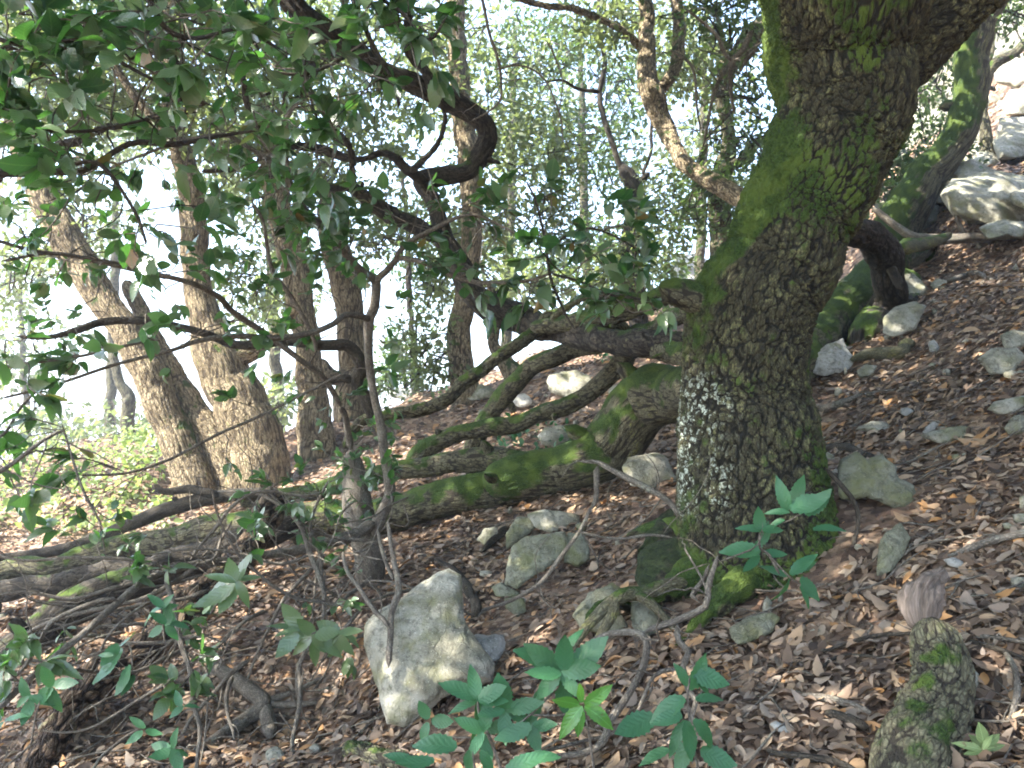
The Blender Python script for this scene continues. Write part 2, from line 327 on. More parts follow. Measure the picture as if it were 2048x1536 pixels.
def leaves(geo, pos, ax, no, size, tm, rng, lr=None, stalk=0.0):
    tv, tf, tu = tm; n = len(pos)
    if n == 0: return
    ax = nrm(ax); b = nrm(np.cross(no, ax)); no = np.cross(ax, b); size = np.broadcast_to(np.asarray(size, float), (n,))
    wv = 1 + 0.25 * rng.uniform(-1, 1, n)
    if len(tv) > 30:
        tv3 = np.repeat(tv[None], n, 0).copy(); q = rng.normal(0, 1, (n, 3))
        tv3[:, :, 2] += 0.11 * q[:, 0:1] * tv[None, :, 0] ** 2 + 0.15 * q[:, 1:2] * tv[None, :, 0] * tv[None, :, 1] + 0.012 * np.sin(tv[None, :, 0] * 14 + q[:, 2:3] * 3) * np.sign(tv[None, :, 1])
        tv3[:, :, 1] += 0.05 * q[:, 2:3] * tv[None, :, 0] ** 2
        V = pos[:, None] + size[:, None, None] * (ax[:, None] * (tv3[:, :, 0:1] + stalk) + b[:, None] * tv3[:, :, 1:2] * wv[:, None, None] + no[:, None] * tv3[:, :, 2:3])
    else: V = pos[:, None] + size[:, None, None] * (ax[:, None] * (tv[None, :, 0:1] + stalk) + b[:, None] * tv[None, :, 1:2] * wv[:, None, None] + no[:, None] * tv[None, :, 2:3])
    F = tf[None] + (np.arange(n) * len(tv))[:, None, None]
    lr = rng.random(n) if lr is None else lr
    geo.add(V.reshape(-1, 3), F.reshape(-1, 4), lr=np.repeat(lr, len(tv)), lv=np.tile(tu, (n, 1)))
def randdir(rng, n): return nrm(rng.normal(size=(n, 3)))
def whorl(geo, tipp, d, n, size, rng, tms=(TB1, TB2, TB3), flat=0.5):
    """n leaves radiating from a twig tip."""
    d = d / (np.linalg.norm(d) + 1e-9); up = np.array([0, 0, 1.0]); s = nrm(np.cross(d, up)[None] + 1e-6)[0]; q = np.cross(s, d)
    ph = np.arange(n) * 2.399 + rng.uniform(0, 6.28); el = rng.uniform(0.15, 1.1, n)
    rad = s[None] * np.cos(ph)[:, None] + q[None] * np.sin(ph)[:, None] * 0.8
    ax = d[None] * np.cos(el)[:, None] + rad * np.sin(el)[:, None]; ax[:, 2] -= rng.uniform(0.0, 0.35, n)
    no = up[None] * (1 - 0.0) + rng.normal(size=(n, 3)) * flat - 0.0 * ax
    pos = tipp[None] - d[None] * rng.uniform(0, 0.05, n)[:, None]
    sz = size * rng.uniform(0.6, 1.15, n); k = rng.integers(0, len(tms), n)
    for i, tm in enumerate(tms):
        mk = k == i; leaves(geo, pos[mk], ax[mk], no[mk], sz[mk], tm, rng, stalk=0.12)
def px_path(pts, Y):
    """[(x, y, width)] picture points + depth(s) in metres -> world points and radii"""
    n = len(pts)
    Ys = np.interp(np.linspace(0, 1, n), np.linspace(0, 1, len(Y)), Y) if isinstance(Y, (tuple, list)) else np.full(n, float(Y))
    return np.array([P(p[0], p[1], y) for p, y in zip(pts, Ys)]), np.array([p[2] / 2 / FPX * y for p, y in zip(pts, Ys)])
def limb(parent, name, pts, Y, mat, step=0.02, seg=16, seed=0, label=None, **kw):
    p, r = px_path(pts, Y); g = Geo(); c, rr = tube(g, p, r, step, seg, seed, **kw); o = g.link(name, mat, parent)
    if label: o['label'] = label
    return o, c
# ------------------------------------------------------------------ main oak
YM = 3.0
MAIN = [(1640, -420, 300), (1640, -260, 310), (1652, -120, 325), (1664, 0, 338), (1680, 90, 310), (1692, 170, 286), (1694, 225, 268), (1660, 290, 262), (1635, 342, 248), (1610, 400, 244),
        (1578, 470, 236), (1560, 520, 234), (1532, 570, 240), (1510, 620, 250), (1497, 680, 246), (1494, 740, 242), (1496, 800, 254), (1499, 850, 276), (1500, 910, 286), (1498, 980, 298), (1502, 1050, 312), (1508, 1120, 335), (1513, 1190, 370)]
oak = empty('holm_oak', P(1515, 1150, YM), 'huge mossy oak with thick knobbly bark and white lichen low on its left side', 'tree')
p, r = px_path(MAIN, YM); p[:, 1] += np.where(np.arange(len(p)) < 4, -0.1, 0)
g = Geo(); tube(g, p, r, 0.0052, 300, 11, cell=0.028, amp=0.0110, lump=0.10, lumpf=5, moss=0.5, mossdir=(-1, 0.1, 0.15), tip=False, wob=0.01, rag=1)
v = g.v[0]; Zc = v[:, 2]
d = np.array([ray(0, 0)]); cz = v[:, 1] * cp + v[:, 2] * sp; sx = 1024 + FPX * v[:, 0] / cz; sy = 768 - FPX * (v[:, 2] * cp - v[:, 1] * sp) / cz
low = sstep(1080, 1180, sy)
side = sstep(1.0, 0.2, (sx - np.interp(sy, [0, 100, 220, 342, 570, 680, 850, 1000], [1491, 1520, 1563, 1512, 1405, 1377, 1360, 1345])) / 110)
nz = fbm(v * 5, 3, 4)
mossf = np.clip(0.85 * side * sstep(640, 520, sy) * (0.7 + nz) + 0.35 * sstep(0.0, 0.5, nz) * sstep(700, 300, sy) + low * 1.0 + 0.75 * sstep(1590, 1640, sx) * sstep(880, 960, sy) * (0.8 + nz) + 0.27 + 0.38 * nz + 0.35 * fbm(v * 28, 2, 66), 0, 1)
mossf = mossf * (1 - 0.75 * sstep(0.5, 0.2, g.a['crk'][0]) * (1 - side))
g.a['moss'][0] = mossf
g.a['wht'] = [sstep(1350, 1362, sx) * sstep(1530, 1395, sx) * sstep(720, 790, sy) * sstep(1060, 990, sy) * sstep(-0.35, 0.15, fbm(v * np.array([16, 16, 6]), 3, 77) + 0.35 * sstep(1430, 1380, sx)) + 0.0]
g.link('trunk', B_MAIN, oak)
o, _ = limb(oak, 'limb', [(1735, 190, 150), (1790, 120, 165), (1862, 58, 140), (1950, -15, 112), (2080, -110, 95), (2300, -300, 80)], [3.02, 3.0, 2.95, 2.9, 2.8, 2.8], B_MAIN, 0.0065, 130, 5, cell=0.028, amp=0.010, moss=0.35, mossdir=(-.4, 0, 1), rag=1)
rng = np.random.default_rng(3)
for k, (pts, ys) in enumerate([([(1480, 1110, 130), (1400, 1150, 80), (1330, 1200, 40), (1270, 1215, 26), (1215, 1205, 26), (1165, 1275, 20)], [2.95, 2.75, 2.6]),
                       ([(1560, 1120, 130), (1640, 1110, 90), (1710, 1090, 50), (1780, 1100, 20)], [2.95, 3.1, 3.2]),
                       ([(1450, 1080, 120), (1370, 1065, 70), (1310, 1060, 40), (1250, 1075, 18)], [3.0, 3.1, 3.2]),
                       ([(1500, 1150, 110), (1460, 1200, 60), (1400, 1240, 30), (1350, 1300, 14)], [2.8, 2.6, 2.5])]):
    limb(oak, 'root', pts, ys, B_MAIN, 0.012, 40, 40 + k, cell=0.035, amp=0.008, moss=0.8, wob=0.02)
# stub limb on the left of the main oak, mossy broken branch
limb(oak, 'limb', [(1450, 625, 110), (1400, 600, 72), (1352, 583, 58), (1318, 572, 40)], [2.98, 2.95, 2.9], B_LOW, 0.01, 48, 6, moss=0.7, cell=0.03, amp=0.005)
# ------------------------------------------------------------------ stems lying and arching behind the main oak
def stem_tree(name, label, cat, limbs, mat, base, group=None, **kw):
    """limbs: list of (part name, points, depth)"""
    t = empty(name, base, label, cat, group); cs = []
    drop = kw.pop('drop', False)
    for k, (pn, pts, Y, *ms) in enumerate(limbs):
        pp, rr = px_path(pts, Y)
        if drop and k == 0:
            e = pp[-1]; zt = float(terrain(e[0], e[1])[0]) - .25
            if e[2] > zt + .1: pp = np.vstack([pp, [e[0], e[1], (e[2] + zt) / 2], [e[0], e[1], zt]]); rr = np.append(rr, [rr[-1] * 1.04, rr[-1] * 1.15])
        wpx = max(q[2] for q in pts); g = Geo()
        kn = np.random.default_rng(k * 13 + int(abs(pts[0][0])) + len(pts)); stubs = [] if wpx < 18 or mat is B_FAR else [(int(i), kn.normal(size=3)) for i in kn.integers(1, max(2, len(pts) - 1), 1 + len(pts) // 6)]
        for i, _ in stubs: rr[i] *= 1.10
        sg = int(np.clip(wpx * 1.3, 6, 110)); st = float(np.clip(rr.mean() * 0.22, 0.009, 0.05))
        a = dict(kw); a.update(moss=ms[0]) if ms else None; a.setdefault('cell', 0.022 if wpx > 26 else 0); a.setdefault('amp', 0.0035)
        if wpx < 15: a['cell'] = 0; a['lump'] = 0.2
        c, _ = tube(g, pp, rr, st, sg, 7 * k + int(pts[0][0]) % 50, **a)
        for i, dv in stubs:
            q0 = pp[i]; tv_ = nrm((pp[min(i + 1, len(pp) - 1)] - pp[i - 1])[None])[0]; dv = nrm((dv - tv_ * np.dot(dv, tv_))[None])[0] + tv_ * .3; L = rr[i] * kn.uniform(1.35, 2.2); q_ = kn.uniform(.25, .42)
            tube(g, [q0 + dv * rr[i] * .5, q0 + dv * (rr[i] + L) * .5, q0 + dv * L], [rr[i] * q_ * 1.5, rr[i] * q_, rr[i] * q_ * .6], st, 14, k + i, lump=.5, moss=a.get('moss', 0), cell=a['cell'], amp=.002)
        g.link(pn, ms[1] if len(ms) > 1 else mat, t); cs.append(c)
    return t, cs
stem_tree('leaning_oak_stem', 'mossy forked oak trunk bending down from behind the big oak and lying along the slope', 'tree', [
    ('trunk', [(1450, 772, 92), (1400, 776, 96), (1350, 784, 104), (1306, 796, 118), (1272, 826, 126), (1248, 864, 122), (1218, 902, 118), (1175, 930, 110), (1110, 943, 98), (1050, 952, 88), (1000, 966, 72), (950, 980, 52)], [3.3, 3.9, 4.3, 4.5, 4.55, 4.6, 4.65, 4.65, 4.7, 4.7, 4.7, 4.7], 1.0),
    ('limb', [(1150, 940, 84), (1110, 947, 90), (1050, 958, 88), (992, 978, 82), (889, 998, 74), (804, 1022, 70), (720, 1035, 64), (600, 1045, 62), (500, 1052, 64), (411, 1070, 64), (274, 1092, 56), (180, 1115, 52), (103, 1132, 48), (0, 1150, 46), (-160, 1180, 40)], [4.7, 4.75, 4.8, 4.8, 4.6], 0.72),
    ('limb', [(1090, 935, 64), (1040, 925, 54), (992, 921, 48), (889, 927, 44), (821, 937, 40), (740, 955, 36), (620, 985, 30), (480, 1010, 28)], [4.72, 4.9, 5.0])],
    B_LOW, G(1240, 975), moss=0.78, lump=0.16, wob=0.02)
stem_tree('fallen_oak_stem', 'dark fallen trunk sloping down to the lower left edge below the mossy forked trunk', 'fallen trunk', [
    ('trunk', [(620, 1030, 46), (520, 1075, 56), (411, 1112, 66), (300, 1150, 66), (200, 1185, 68), (130, 1225, 70), (60, 1275, 72), (0, 1325, 72), (-120, 1420, 70)], [4.5, 4.3, 3.9, 3.6]),
    ('limb', [(430, 1115, 44), (330, 1135, 40), (200, 1140, 44), (90, 1170, 40), (0, 1190, 38), (-100, 1200, 34)], [4.4, 4.5, 4.5])], B_DARK, G(300, 1190), moss=0.30, lump=0.16, wob=0.02)
stem_tree('fallen_branch', 'thin dark dead branch with a snapped end lying above the forked trunk at left', 'fallen branch', [
    ('trunk', [(560, 985, 26), (450, 992, 26), (360, 1013, 26), (240, 1055, 24), (137, 1096, 20), (0, 1118, 16), (-80, 1130, 10)], [4.95, 4.9, 4.8]),
    ('limb', [(440, 992, 20), (380, 978, 16), (330, 985, 13), (302, 972, 12)], 4.9)], B_DARK, P(400, 1040, 4.9), lump=.2, wob=0.01)
stem_tree('arching_oak_stem', 'middle mossy stem arching down to the ground right of the lowest limb crossing', 'tree', [
    ('trunk', [(1460, 720, 44), (1350, 706, 44), (1290, 695, 42), (1231, 686, 40), (1163, 692, 36), (1094, 719, 38), (1043, 753, 38), (1009, 790, 38), (981, 828, 36), (960, 866, 38), (950, 905, 42), (945, 950, 48)], [3.3, 5.0, 5.5, 5.7])],
    B_LOW, P(948, 905, 5.7), moss=0.85, lump=.18, wob=0.02)
stem_tree('crossing_oak_stem', 'brown stem running from a forked knot down left across the mossy arching stem', 'tree', [
    ('trunk', [(1460, 600, 40), (1390, 618, 38), (1345, 640, 38), (1299, 662, 38), (1262, 686, 50), (1247, 720, 42), (1200, 764, 38), (1160, 796, 35), (1111, 818, 36), (1060, 838, 34), (1026, 849, 36), (985, 852, 38), (940, 862, 33), (890, 880, 34), (852, 898, 36), (820, 925, 40)], [3.3, 4.9, 5.1, 5.2]),
    ('limb', [(1262, 690, 34), (1250, 662, 28), (1231, 644, 24), (1180, 647, 22), (1128, 641, 23), (1098, 634, 26), (1080, 655, 28), (1043, 680, 28), (992, 716, 27), (940, 760, 28), (889, 794, 27), (838, 818, 28), (787, 825, 24), (735, 840, 22), (712, 865, 20), (690, 900, 18)], [5.0, 4.85, 4.7, 4.6])],
    B_LOW, P(830, 915, 5.2), moss=0.62, lump=.2, wob=0.02)
stem_tree('mossy_limb', 'yellow mossed broken limb with a sunlit pale side branch left of the big oak', 'limb', [
    ('limb', [(1410, 592, 56), (1370, 580, 50), (1330, 590, 44), (1290, 608, 42), (1230, 626, 42), (1170, 640, 40), (1120, 650, 34), (1060, 655, 26)], [4.0, 4.2, 4.5, 4.8]),
    ('side_branch', [(1300, 600, 20), (1231, 590, 17), (1176, 592, 16), (1146, 606, 15), (1118, 625, 14), (1100, 640, 10)], [4.15, 4.2, 4.25])], B_LOW, P(1410, 592, 4.0), moss=0.8, lump=.2, mossdir=(-.4, 0, 1))
CURL, curl_c = stem_tree('curling_oak', 'dark oak with an S shaped trunk curling back on itself against the bright sky', 'tree', [
    ('trunk', [(1450, 690, 56), (1330, 690, 54), (1250, 684, 54), (1183, 674, 54), (1125, 662, 54), (1060, 644, 55), (992, 620, 52), (951, 592, 49), (930, 551, 50), (906, 510, 48), (888, 466, 44), (873, 430, 36), (862, 393, 34), (848, 364, 42), (889, 352, 40), (934, 343, 38), (960, 315, 39), (976, 275, 40), (968, 245, 40), (940, 222, 42), (889, 196, 45), (838, 176, 45), (787, 150, 40), (735, 120, 37), (684, 85, 42), (649, 62, 44), (598, 20, 46), (560, -60, 46), (540, -200, 44)],
        [3.6, 5.0, 5.0, 5.0, 4.9, 4.7, 4.6]),
    ('limb', [(886, 466, 40), (862, 470, 36), (821, 448, 37), (780, 425, 34), (752, 410, 34), (720, 386, 26), (690, 372, 20), (650, 372, 18), (600, 352, 16), (540, 345, 16), (480, 340, 12), (400, 345, 9)], [4.95, 4.7, 4.4]),
    ('limb', [(850, 364, 30), (821, 342, 22), (797, 318, 18), (770, 308, 15), (718, 321, 14), (650, 300, 18), (610, 292, 18), (581, 287, 18), (545, 272, 15), (513, 262, 14), (490, 200, 13), (480, 120, 12), (470, 20, 10)], [4.9, 4.6, 4.2]),
    ('limb', [(868, 190, 24), (850, 140, 22), (825, 110, 20), (815, 60, 20), (820, -30, 16)], 4.7),
    ('limb', [(820, 345, 16), (870, 290, 12), (892, 240, 10), (880, 200, 8)], 4.6),
    ('limb', [(712, 395, 16), (708, 350, 15), (700, 300, 14), (650, 240, 12), (600, 130, 10)], [4.55, 4.3])], B_DARK, P(1400, 700, 4.6), moss=0.25, lump=.22, wob=0.015, cell=0.028, amp=0.004)
# ------------------------------------------------------------------ background trunks
def bg_tree(label, limbs, mat=B_FAR, moss=0.3, name='oak_tree', group=None, mossdir=(-.3, 0, 1)):
    b = limbs[0]; Yb = b[2][-1] if isinstance(b[2], list) else b[2]
    return stem_tree(name, label, 'tree', limbs, mat, P(b[1][-1][0], b[1][-1][1], Yb), group, moss=moss, lump=.07, wob=0.018, cell=0.036, amp=0.008, mossdir=mossdir, drop=name != 'oak_limb')[0]
BG = {}
BG['T2'] = bg_tree('slender leaning oak right of the big oak with a sunlit mossy foot', [('trunk', [(2010, -90, 60), (1980, 0, 62), (1963, 34, 66), (1943, 102, 68), (1938, 205, 60), (1905, 288, 66), (1850, 355, 78), (1818, 410, 88), (1799, 445, 94), (1790, 475, 100)], [8.0, 8.2])], B_LOW, 0.75, mossdir=(-1, -.2, .5))
BG['T2b'] = bg_tree('thin grey crooked tree in front of the grey boulders at upper right', [('trunk', [(2075, 60, 14), (2030, 105, 18), (1985, 130, 24), (1972, 170, 22), (1966, 230, 20), (1972, 290, 26), (1975, 315, 34)], 9.5), ('limb', [(1975, 130, 12), (1990, 60, 10), (2000, 0, 8)], 9.5), ('limb', [(1975, 160, 10), (1920, 90, 9), (1880, 40, 6)], 9.3)], B_LOW, 0.3)
BG['T3'] = bg_tree('dark arched oak stem bending to the ground just right of the big oak', [('trunk', [(1590, 455, 46), (1645, 445, 50), (1690, 455, 56), (1735, 472, 62), (1768, 510, 66), (1780, 560, 64), (1775, 610, 68), (1755, 650, 80), (1740, 680, 90)], [3.2, 3.8, 4.6, 5.2, 5.6, 5.8, 6.0, 6.0, 5.6]), ('root', [(1770, 620, 40), (1810, 602, 24), (1850, 590, 14), (1890, 570, 8)], [6.0, 7.0])], B_DARK, 0.45)
BG['B1'] = bg_tree('sunlit pale oak trunk leaning left, leftmost of the three close trunks', [('trunk', [(20, 180, 50), (60, 330, 55), (100, 420, 60), (140, 490, 66), (190, 575, 62), (239, 640, 58), (285, 720, 64), (312, 790, 66), (358, 893, 72), (396, 978, 82), (405, 1020, 90)], [7.8, 7.4])])
BG['B1b'] = bg_tree('narrow dark brown trunk slanting between the two pale sunlit oaks', [('trunk', [(250, 560, 30), (300, 660, 36), (340, 745, 50), (378, 810, 58), (420, 865, 62), (460, 930, 72), (480, 1000, 80)], [7.9, 7.5])])
BG['B3'] = bg_tree('thickest pale oak trunk at left, widening into a broad sunlit foot', [('trunk', [(350, -60, 46), (345, 100, 46), (348, 239, 44), (372, 330, 44), (383, 400, 50), (388, 478, 56), (393, 560, 56), (412, 640, 66), (432, 710, 92), (470, 790, 104), (505, 870, 118), (520, 940, 134), (525, 990, 150)], [7.9, 7.6]), ('limb', [(383, 400, 30), (350, 300, 26), (300, 230, 22), (240, 150, 18), (190, 40, 14)], [7.8, 7.5]), ('limb', [(460, 720, 60), (520, 690, 40), (560, 660, 26), (600, 610, 18)], [7.7, 7.6])])
BG['B4'] = bg_tree('pale oak trunk behind the thin sapling, right of the thickest trunk', [('trunk', [(520, 200, 40), (545, 330, 46), (560, 430, 54), (585, 510, 58), (602, 610, 54), (618, 700, 50), (622, 780, 58), (628, 860, 74), (630, 910, 84)], [8.6, 8.2])])
BG['B5'] = bg_tree('bright sunlit oak trunk rising left of the white gap in the trees', [('trunk', [(660, 380, 50), (665, 470, 58), (685, 550, 64), (700, 640, 56), (705, 720, 58), (700, 800, 66), (700, 850, 74)], 9.0), ('limb', [(690, 760, 40), (660, 750, 34), (640, 720, 20)], 8.9)])
BG['B6'] = bg_tree('straight yellowish sunlit trunk in the middle of the wood', [('trunk', [(905, -60, 36), (912, 60, 38), (918, 170, 42), (926, 239, 46), (936, 307, 48), (945, 400, 44), (942, 500, 42), (935, 560, 44), (922, 637, 48), (918, 705, 50), (928, 770, 58), (935, 810, 70)], 9.4)], moss=0.45)
BG['B6b'] = bg_tree('small pale trunk forking from a mossy foot in the middle distance', [('trunk', [(980, 560, 18), (990, 640, 20), (985, 690, 24), (1010, 720, 34), (1030, 750, 46), (1035, 780, 50)], 9.8)], moss=0.7)
BG['B7'] = bg_tree('slim dark tree standing in the white gap', [('trunk', [(800, 300, 8), (815, 450, 10), (818, 560, 11), (822, 640, 12), (828, 720, 16), (830, 770, 18)], 12.5)], B_DARK, 0.1)
BG['B8'] = bg_tree('dark broken topped stump with thin shoots, centre right', [('trunk', [(1236, 322, 10), (1256, 352, 34), (1270, 385, 38), (1272, 420, 38), (1264, 465, 40), (1256, 510, 38), (1262, 560, 36), (1275, 610, 36), (1280, 660, 40)], 9.8), ('limb', [(1270, 375, 18), (1290, 352, 14), (1298, 344, 8)], 9.8),
    ('shoot', [(1250, 350, 12), (1225, 290, 12), (1210, 239, 12), (1197, 191, 11), (1200, 165, 11), (1207, 120, 10), (1197, 51, 9), (1202, -40, 8)], [9.8, 9.7]), ('shoot', [(1285, 350, 8), (1300, 300, 7), (1305, 230, 6), (1298, 150, 5)], 9.8), ('shoot', [(1200, 185, 9), (1160, 175, 7), (1120, 160, 5), (1080, 165, 3)], 6.2)], B_DARK, 0.15)
BG['B9'] = bg_tree('tan sunlit trunk sloping down to the right behind the big oak', [('trunk', [(1288, -80, 28), (1292, 0, 30), (1296, 70, 34), (1294, 137, 40), (1306, 190, 50), (1330, 256, 40), (1352, 300, 32), (1385, 338, 34), (1440, 372, 40), (1500, 410, 44), (1560, 440, 46)], [8.5, 8.0, 6.5]), ('limb', [(1310, 190, 26), (1345, 150, 26), (1360, 80, 28), (1350, 0, 26), (1345, -60, 24)], 8.5), ('limb', [(1300, 110, 18), (1240, 60, 15), (1160, 20, 16), (1060, 5, 14), (960, -20, 12)], [8.5, 8.0])], moss=0.35)
BG['B10'] = bg_tree('twisted oak with a bare cracked fork immediately left of the big oak', [('trunk', [(1540, 30, 46), (1502, 85, 46), (1461, 130, 38), (1444, 178, 34), (1451, 239, 28), (1457, 290, 30), (1450, 335, 38), (1440, 400, 46)], 8.2), ('limb', [(1452, 340, 24), (1490, 315, 20), (1526, 280, 18), (1560, 240, 14)], 8.1), ('limb', [(1448, 160, 12), (1452, 110, 10), (1440, 60, 9), (1432, 0, 8)], 8.0), ('limb', [(1415, 290, 12), (1395, 340, 12), (1385, 400, 10)], 8.2)], B_LOW, 0.3)
BG['F1'] = bg_tree('dim grey trunk under the bright sky at far left', [('trunk', [(225, 700, 16), (238, 760, 20), (258, 800, 24), (255, 860, 28), (262, 930, 32)], 12.0)], B_LOW, 0.2)
BG['F2'] = bg_tree('leaning dark trunk crossing the upper left corner', [('trunk', [(-60, 420, 20), (0, 360, 22), (60, 322, 20), (130, 290, 18), (200, 262, 15), (300, 235, 12), (420, 205, 9)], [5.2, 5.0])], B_DARK, 0.2, name='oak_limb')
BG['F3'] = bg_tree('thick dark bough arching across the top left corner', [('trunk', [(-80, 120, 24), (0, 98, 20), (80, 85, 18), (160, 55, 18), (220, 48, 18), (290, 85, 20), (345, 105, 18), (360, 170, 15), (350, 240, 12)], [3.4, 3.6])], B_DARK, 0.2, name='oak_limb')
BG['M1'] = bg_tree('thick moss covered trunk lying behind the arched stem on the right', [('trunk', [(1560, 760, 90), (1620, 690, 92), (1660, 640, 92), (1710, 590, 84), (1760, 545, 74), (1810, 512, 62), (1850, 490, 50)], [5.0, 5.6, 6.0, 6.3, 6.8, 7.2, 7.6])], B_LOW, 0.95, name='fallen_tree')
# ------------------------------------------------------------------ rocks
import bmesh
_ico = {}
def ico(n):
    if n not in _ico:
        bm = bmesh.new(); bmesh.ops.create_icosphere(bm, subdivisions=n, radius=1.0)
        _ico[n] = (np.array([q.co[:] for q in bm.verts]), np.array([[q.index for q in f_.verts] for f_ in bm.faces])); bm.free()
    return _ico[n]
ROCKS = []
def rock(outline, label, mat=R_LIME, thick=None, seed=0, k=0.7, name='rock', sub=4, dy=0.0, cat='rock', moss=0.0, rough=1.0, Yfix=None):
    rg = np.random.default_rng(seed + 100)
    if len(outline) == 4 and not isinstance(outline[0], tuple):
        x0, y0, x1, y1 = outline; m = 8; an = np.sort(np.arange(m) * 2 * np.pi / m + rg.uniform(-.3, .3, m)); rr = rg.uniform(0.82, 1.12, m)
        outline = [((x0 + x1) / 2 + (x1 - x0) / 2 * q * math.cos(a), (y0 + y1) / 2 + (y1 - y0) / 2 * q * math.sin(a)) for a, q in zip(an, rr)]
    o = np.array(outline, float); x0, y0 = o.min(0); x1, y1 = o.max(0); c = np.array([(x0 + x1) / 2, (y0 + y1) / 2])
    o2 = np.vstack([o, o[:1]]); dense = np.concatenate([o2[i] + (o2[i + 1] - o2[i]) * np.linspace(0, 1, 30, endpoint=False)[:, None] for i in range(len(o))]) - c; dense = dense * 1.09
    ang = np.arctan2(-dense[:, 1], dense[:, 0]); rad = np.hypot(dense[:, 0], dense[:, 1]); q = np.argsort(ang); ang, rad = ang[q], rad[q]
    Yb = gdepth(c[0], min(y1, 1530)); hpx = (y1 - y0) / 2; wpx = (x1 - x0) / 2
    Yc = Yb * (1 + k * hpx / FPX) + dy - 0.012 * Yb if Yfix is None else Yfix
    if thick is None: thick = 0.8 * min(hpx, wpx) / FPX * Yc
    V, F = ico(sub); U = V; V = V.copy()
    for _ in range(12):
        n = rg.normal(size=3); n[2] = abs(n[2]) + 1.1; n /= np.linalg.norm(n); dd = rg.uniform(0.55, 0.85); e = V @ n - dd; V -= np.where(e > 0, e, 0)[:, None] * n * 0.92
    Vs = V; rho = np.hypot(U[:, 0], U[:, 1]); ph = np.arctan2(U[:, 1], U[:, 0]); R = np.interp(ph, ang, rad, period=2 * np.pi)
    rr = rho ** 0.85 * R
    px = c[0] + rr * np.cos(ph); py = c[1] - rr * np.sin(ph)
    D = np.stack([(px - 1024) / FPX, cp - (768 - py) / FPX * sp, sp + (768 - py) / FPX * cp], 1)
    Yv = Yc + k * (c[1] - py) / FPX * Yc - Vs[:, 2] * thick
    W = D * (Yc / D[:, 1])[:, None]; fr = nrm(W.mean(0)[None])[0]; W = W + fr[None] * (Yv - Yc)[:, None]
    sc = (hpx + wpx) / FPX * Yc; f1, f2, idn = worley(W / (sc * 0.42) + seed, seed)
    W = W - fr[None] * ((idn - 0.5) * 0.10 * sc * sstep(0, 0.2, f2 - f1) * rough)[:, None]
    W += nrm(W - W.mean(0)) * ((fbm(W / sc * 3.5 + seed, 5, seed, 0.6)) * 0.085 * sc * rough)[:, None]
    W -= nrm(W - W.mean(0)) * (np.maximum(0, .18 - np.abs(vnoise(W / sc * 5 + seed * 2, seed + 5))) * 0.10 * sc * rough)[:, None]
    g = Geo(); up = nrm(W - W.mean(0))[:, 2]
    g.add(W, F, moss=np.clip(moss * (0.4 + 0.6 * up) + 0.3 * moss * fbm(W * 8, 2, seed), 0, 1)); ob = g.link(name, mat); tag(ob, label, cat)
    ROCKS.append(ob); return ob
Z8 = lambda pts: [(650 + x / 2.92, 1010 + y / 2.92) for x, y in pts]
Z9 = lambda pts: [(1348 + x / 2.92, 1010 + y / 2.92) for x, y in pts]
Z6 = lambda pts: [(1348 + x / 2.926, 500 + y / 2.926) for x, y in pts]
rock(Z8([(255, 720), (300, 650), (410, 570), (540, 480), (640, 415), (720, 390), (790, 430), (790, 560), (800, 660), (850, 780), (945, 915), (925, 1000), (800, 1035), (680, 1090), (560, 1190), (480, 1240), (390, 1220), (330, 1030), (270, 850)]), 'largest limestone boulder, pointed top, in the leaf litter below the fallen trunks', R_LIME, 0.13, 1, 0.55, sub=6, name='boulder', cat='boulder', moss=0.25, rough=.6)
rock(Z8([(875, 760), (1040, 765), (1045, 850), (985, 940), (930, 930), (880, 850)]), 'small pale wedge of limestone touching the right side of the largest boulder', R_PALE, 0.05, 2, 0.5)
rock(Z8([(1100, 240), (1180, 190), (1390, 170), (1400, 240), (1330, 330), (1180, 440), (1130, 480), (1065, 450), (1070, 350)]), 'grey cracked limestone slab in the middle of the bank under the twig', R_YEL, 0.05, 3, 0.6, sub=5)
rock(Z8([(1420, 170), (1500, 165), (1540, 250), (1540, 310), (1480, 355), (1400, 330)]), 'knobbly yellowish stone right beside the cracked grey slab', R_YEL, 0.05, 4, 0.5)
rock(Z8([(1190, 50), (1300, 30), (1480, 60), (1470, 120), (1320, 155), (1230, 130)]), 'flat stone topping the bank above the cracked grey slab', R_LIME, 0.05, 5)
rock(Z8([(1060, 170), (1120, 80), (1200, 70), (1230, 130), (1150, 200), (1070, 250)]), 'dark weathered stone left of the flat bank stone', R_YEL, 0.04, 55)
rock(Z8([(890, 200), (930, 140), (1000, 130), (1010, 170), (940, 240)]), 'bluish grey stone at the left end of the bank stones', R_LIME, 0.03, 6)
rock(Z8([(975, 480), (1030, 455), (1130, 510), (1120, 545), (1000, 530)]), 'low stone just below the foot of the cracked grey slab', R_YEL, 0.03, 7)
rock(Z8([(1050, 550), (1160, 545), (1170, 620), (1120, 650), (1060, 600)]), 'greenish stone half buried below the bank', R_YEL, 0.02, 8)
rock(Z8([(1460, 640), (1540, 520), (1680, 458), (1725, 490), (1700, 600), (1750, 690), (1740, 750), (1640, 760), (1500, 700)]), 'yellow grey rock behind the left end of the forked root', R_YEL, 0.06, 9, sub=5)
rock(Z8([(1790, 570), (1880, 560), (1960, 640), (1940, 740), (1860, 770), (1800, 700)]), 'yellow grey rock under the forked root, right of its fork', R_YEL, 0.05, 10)
rock(Z8([(1875, 460), (1930, 415), (1970, 470), (1900, 495)]), 'small pale chip lying above the forked root', R_PALE, 0.02, 11, sub=3)
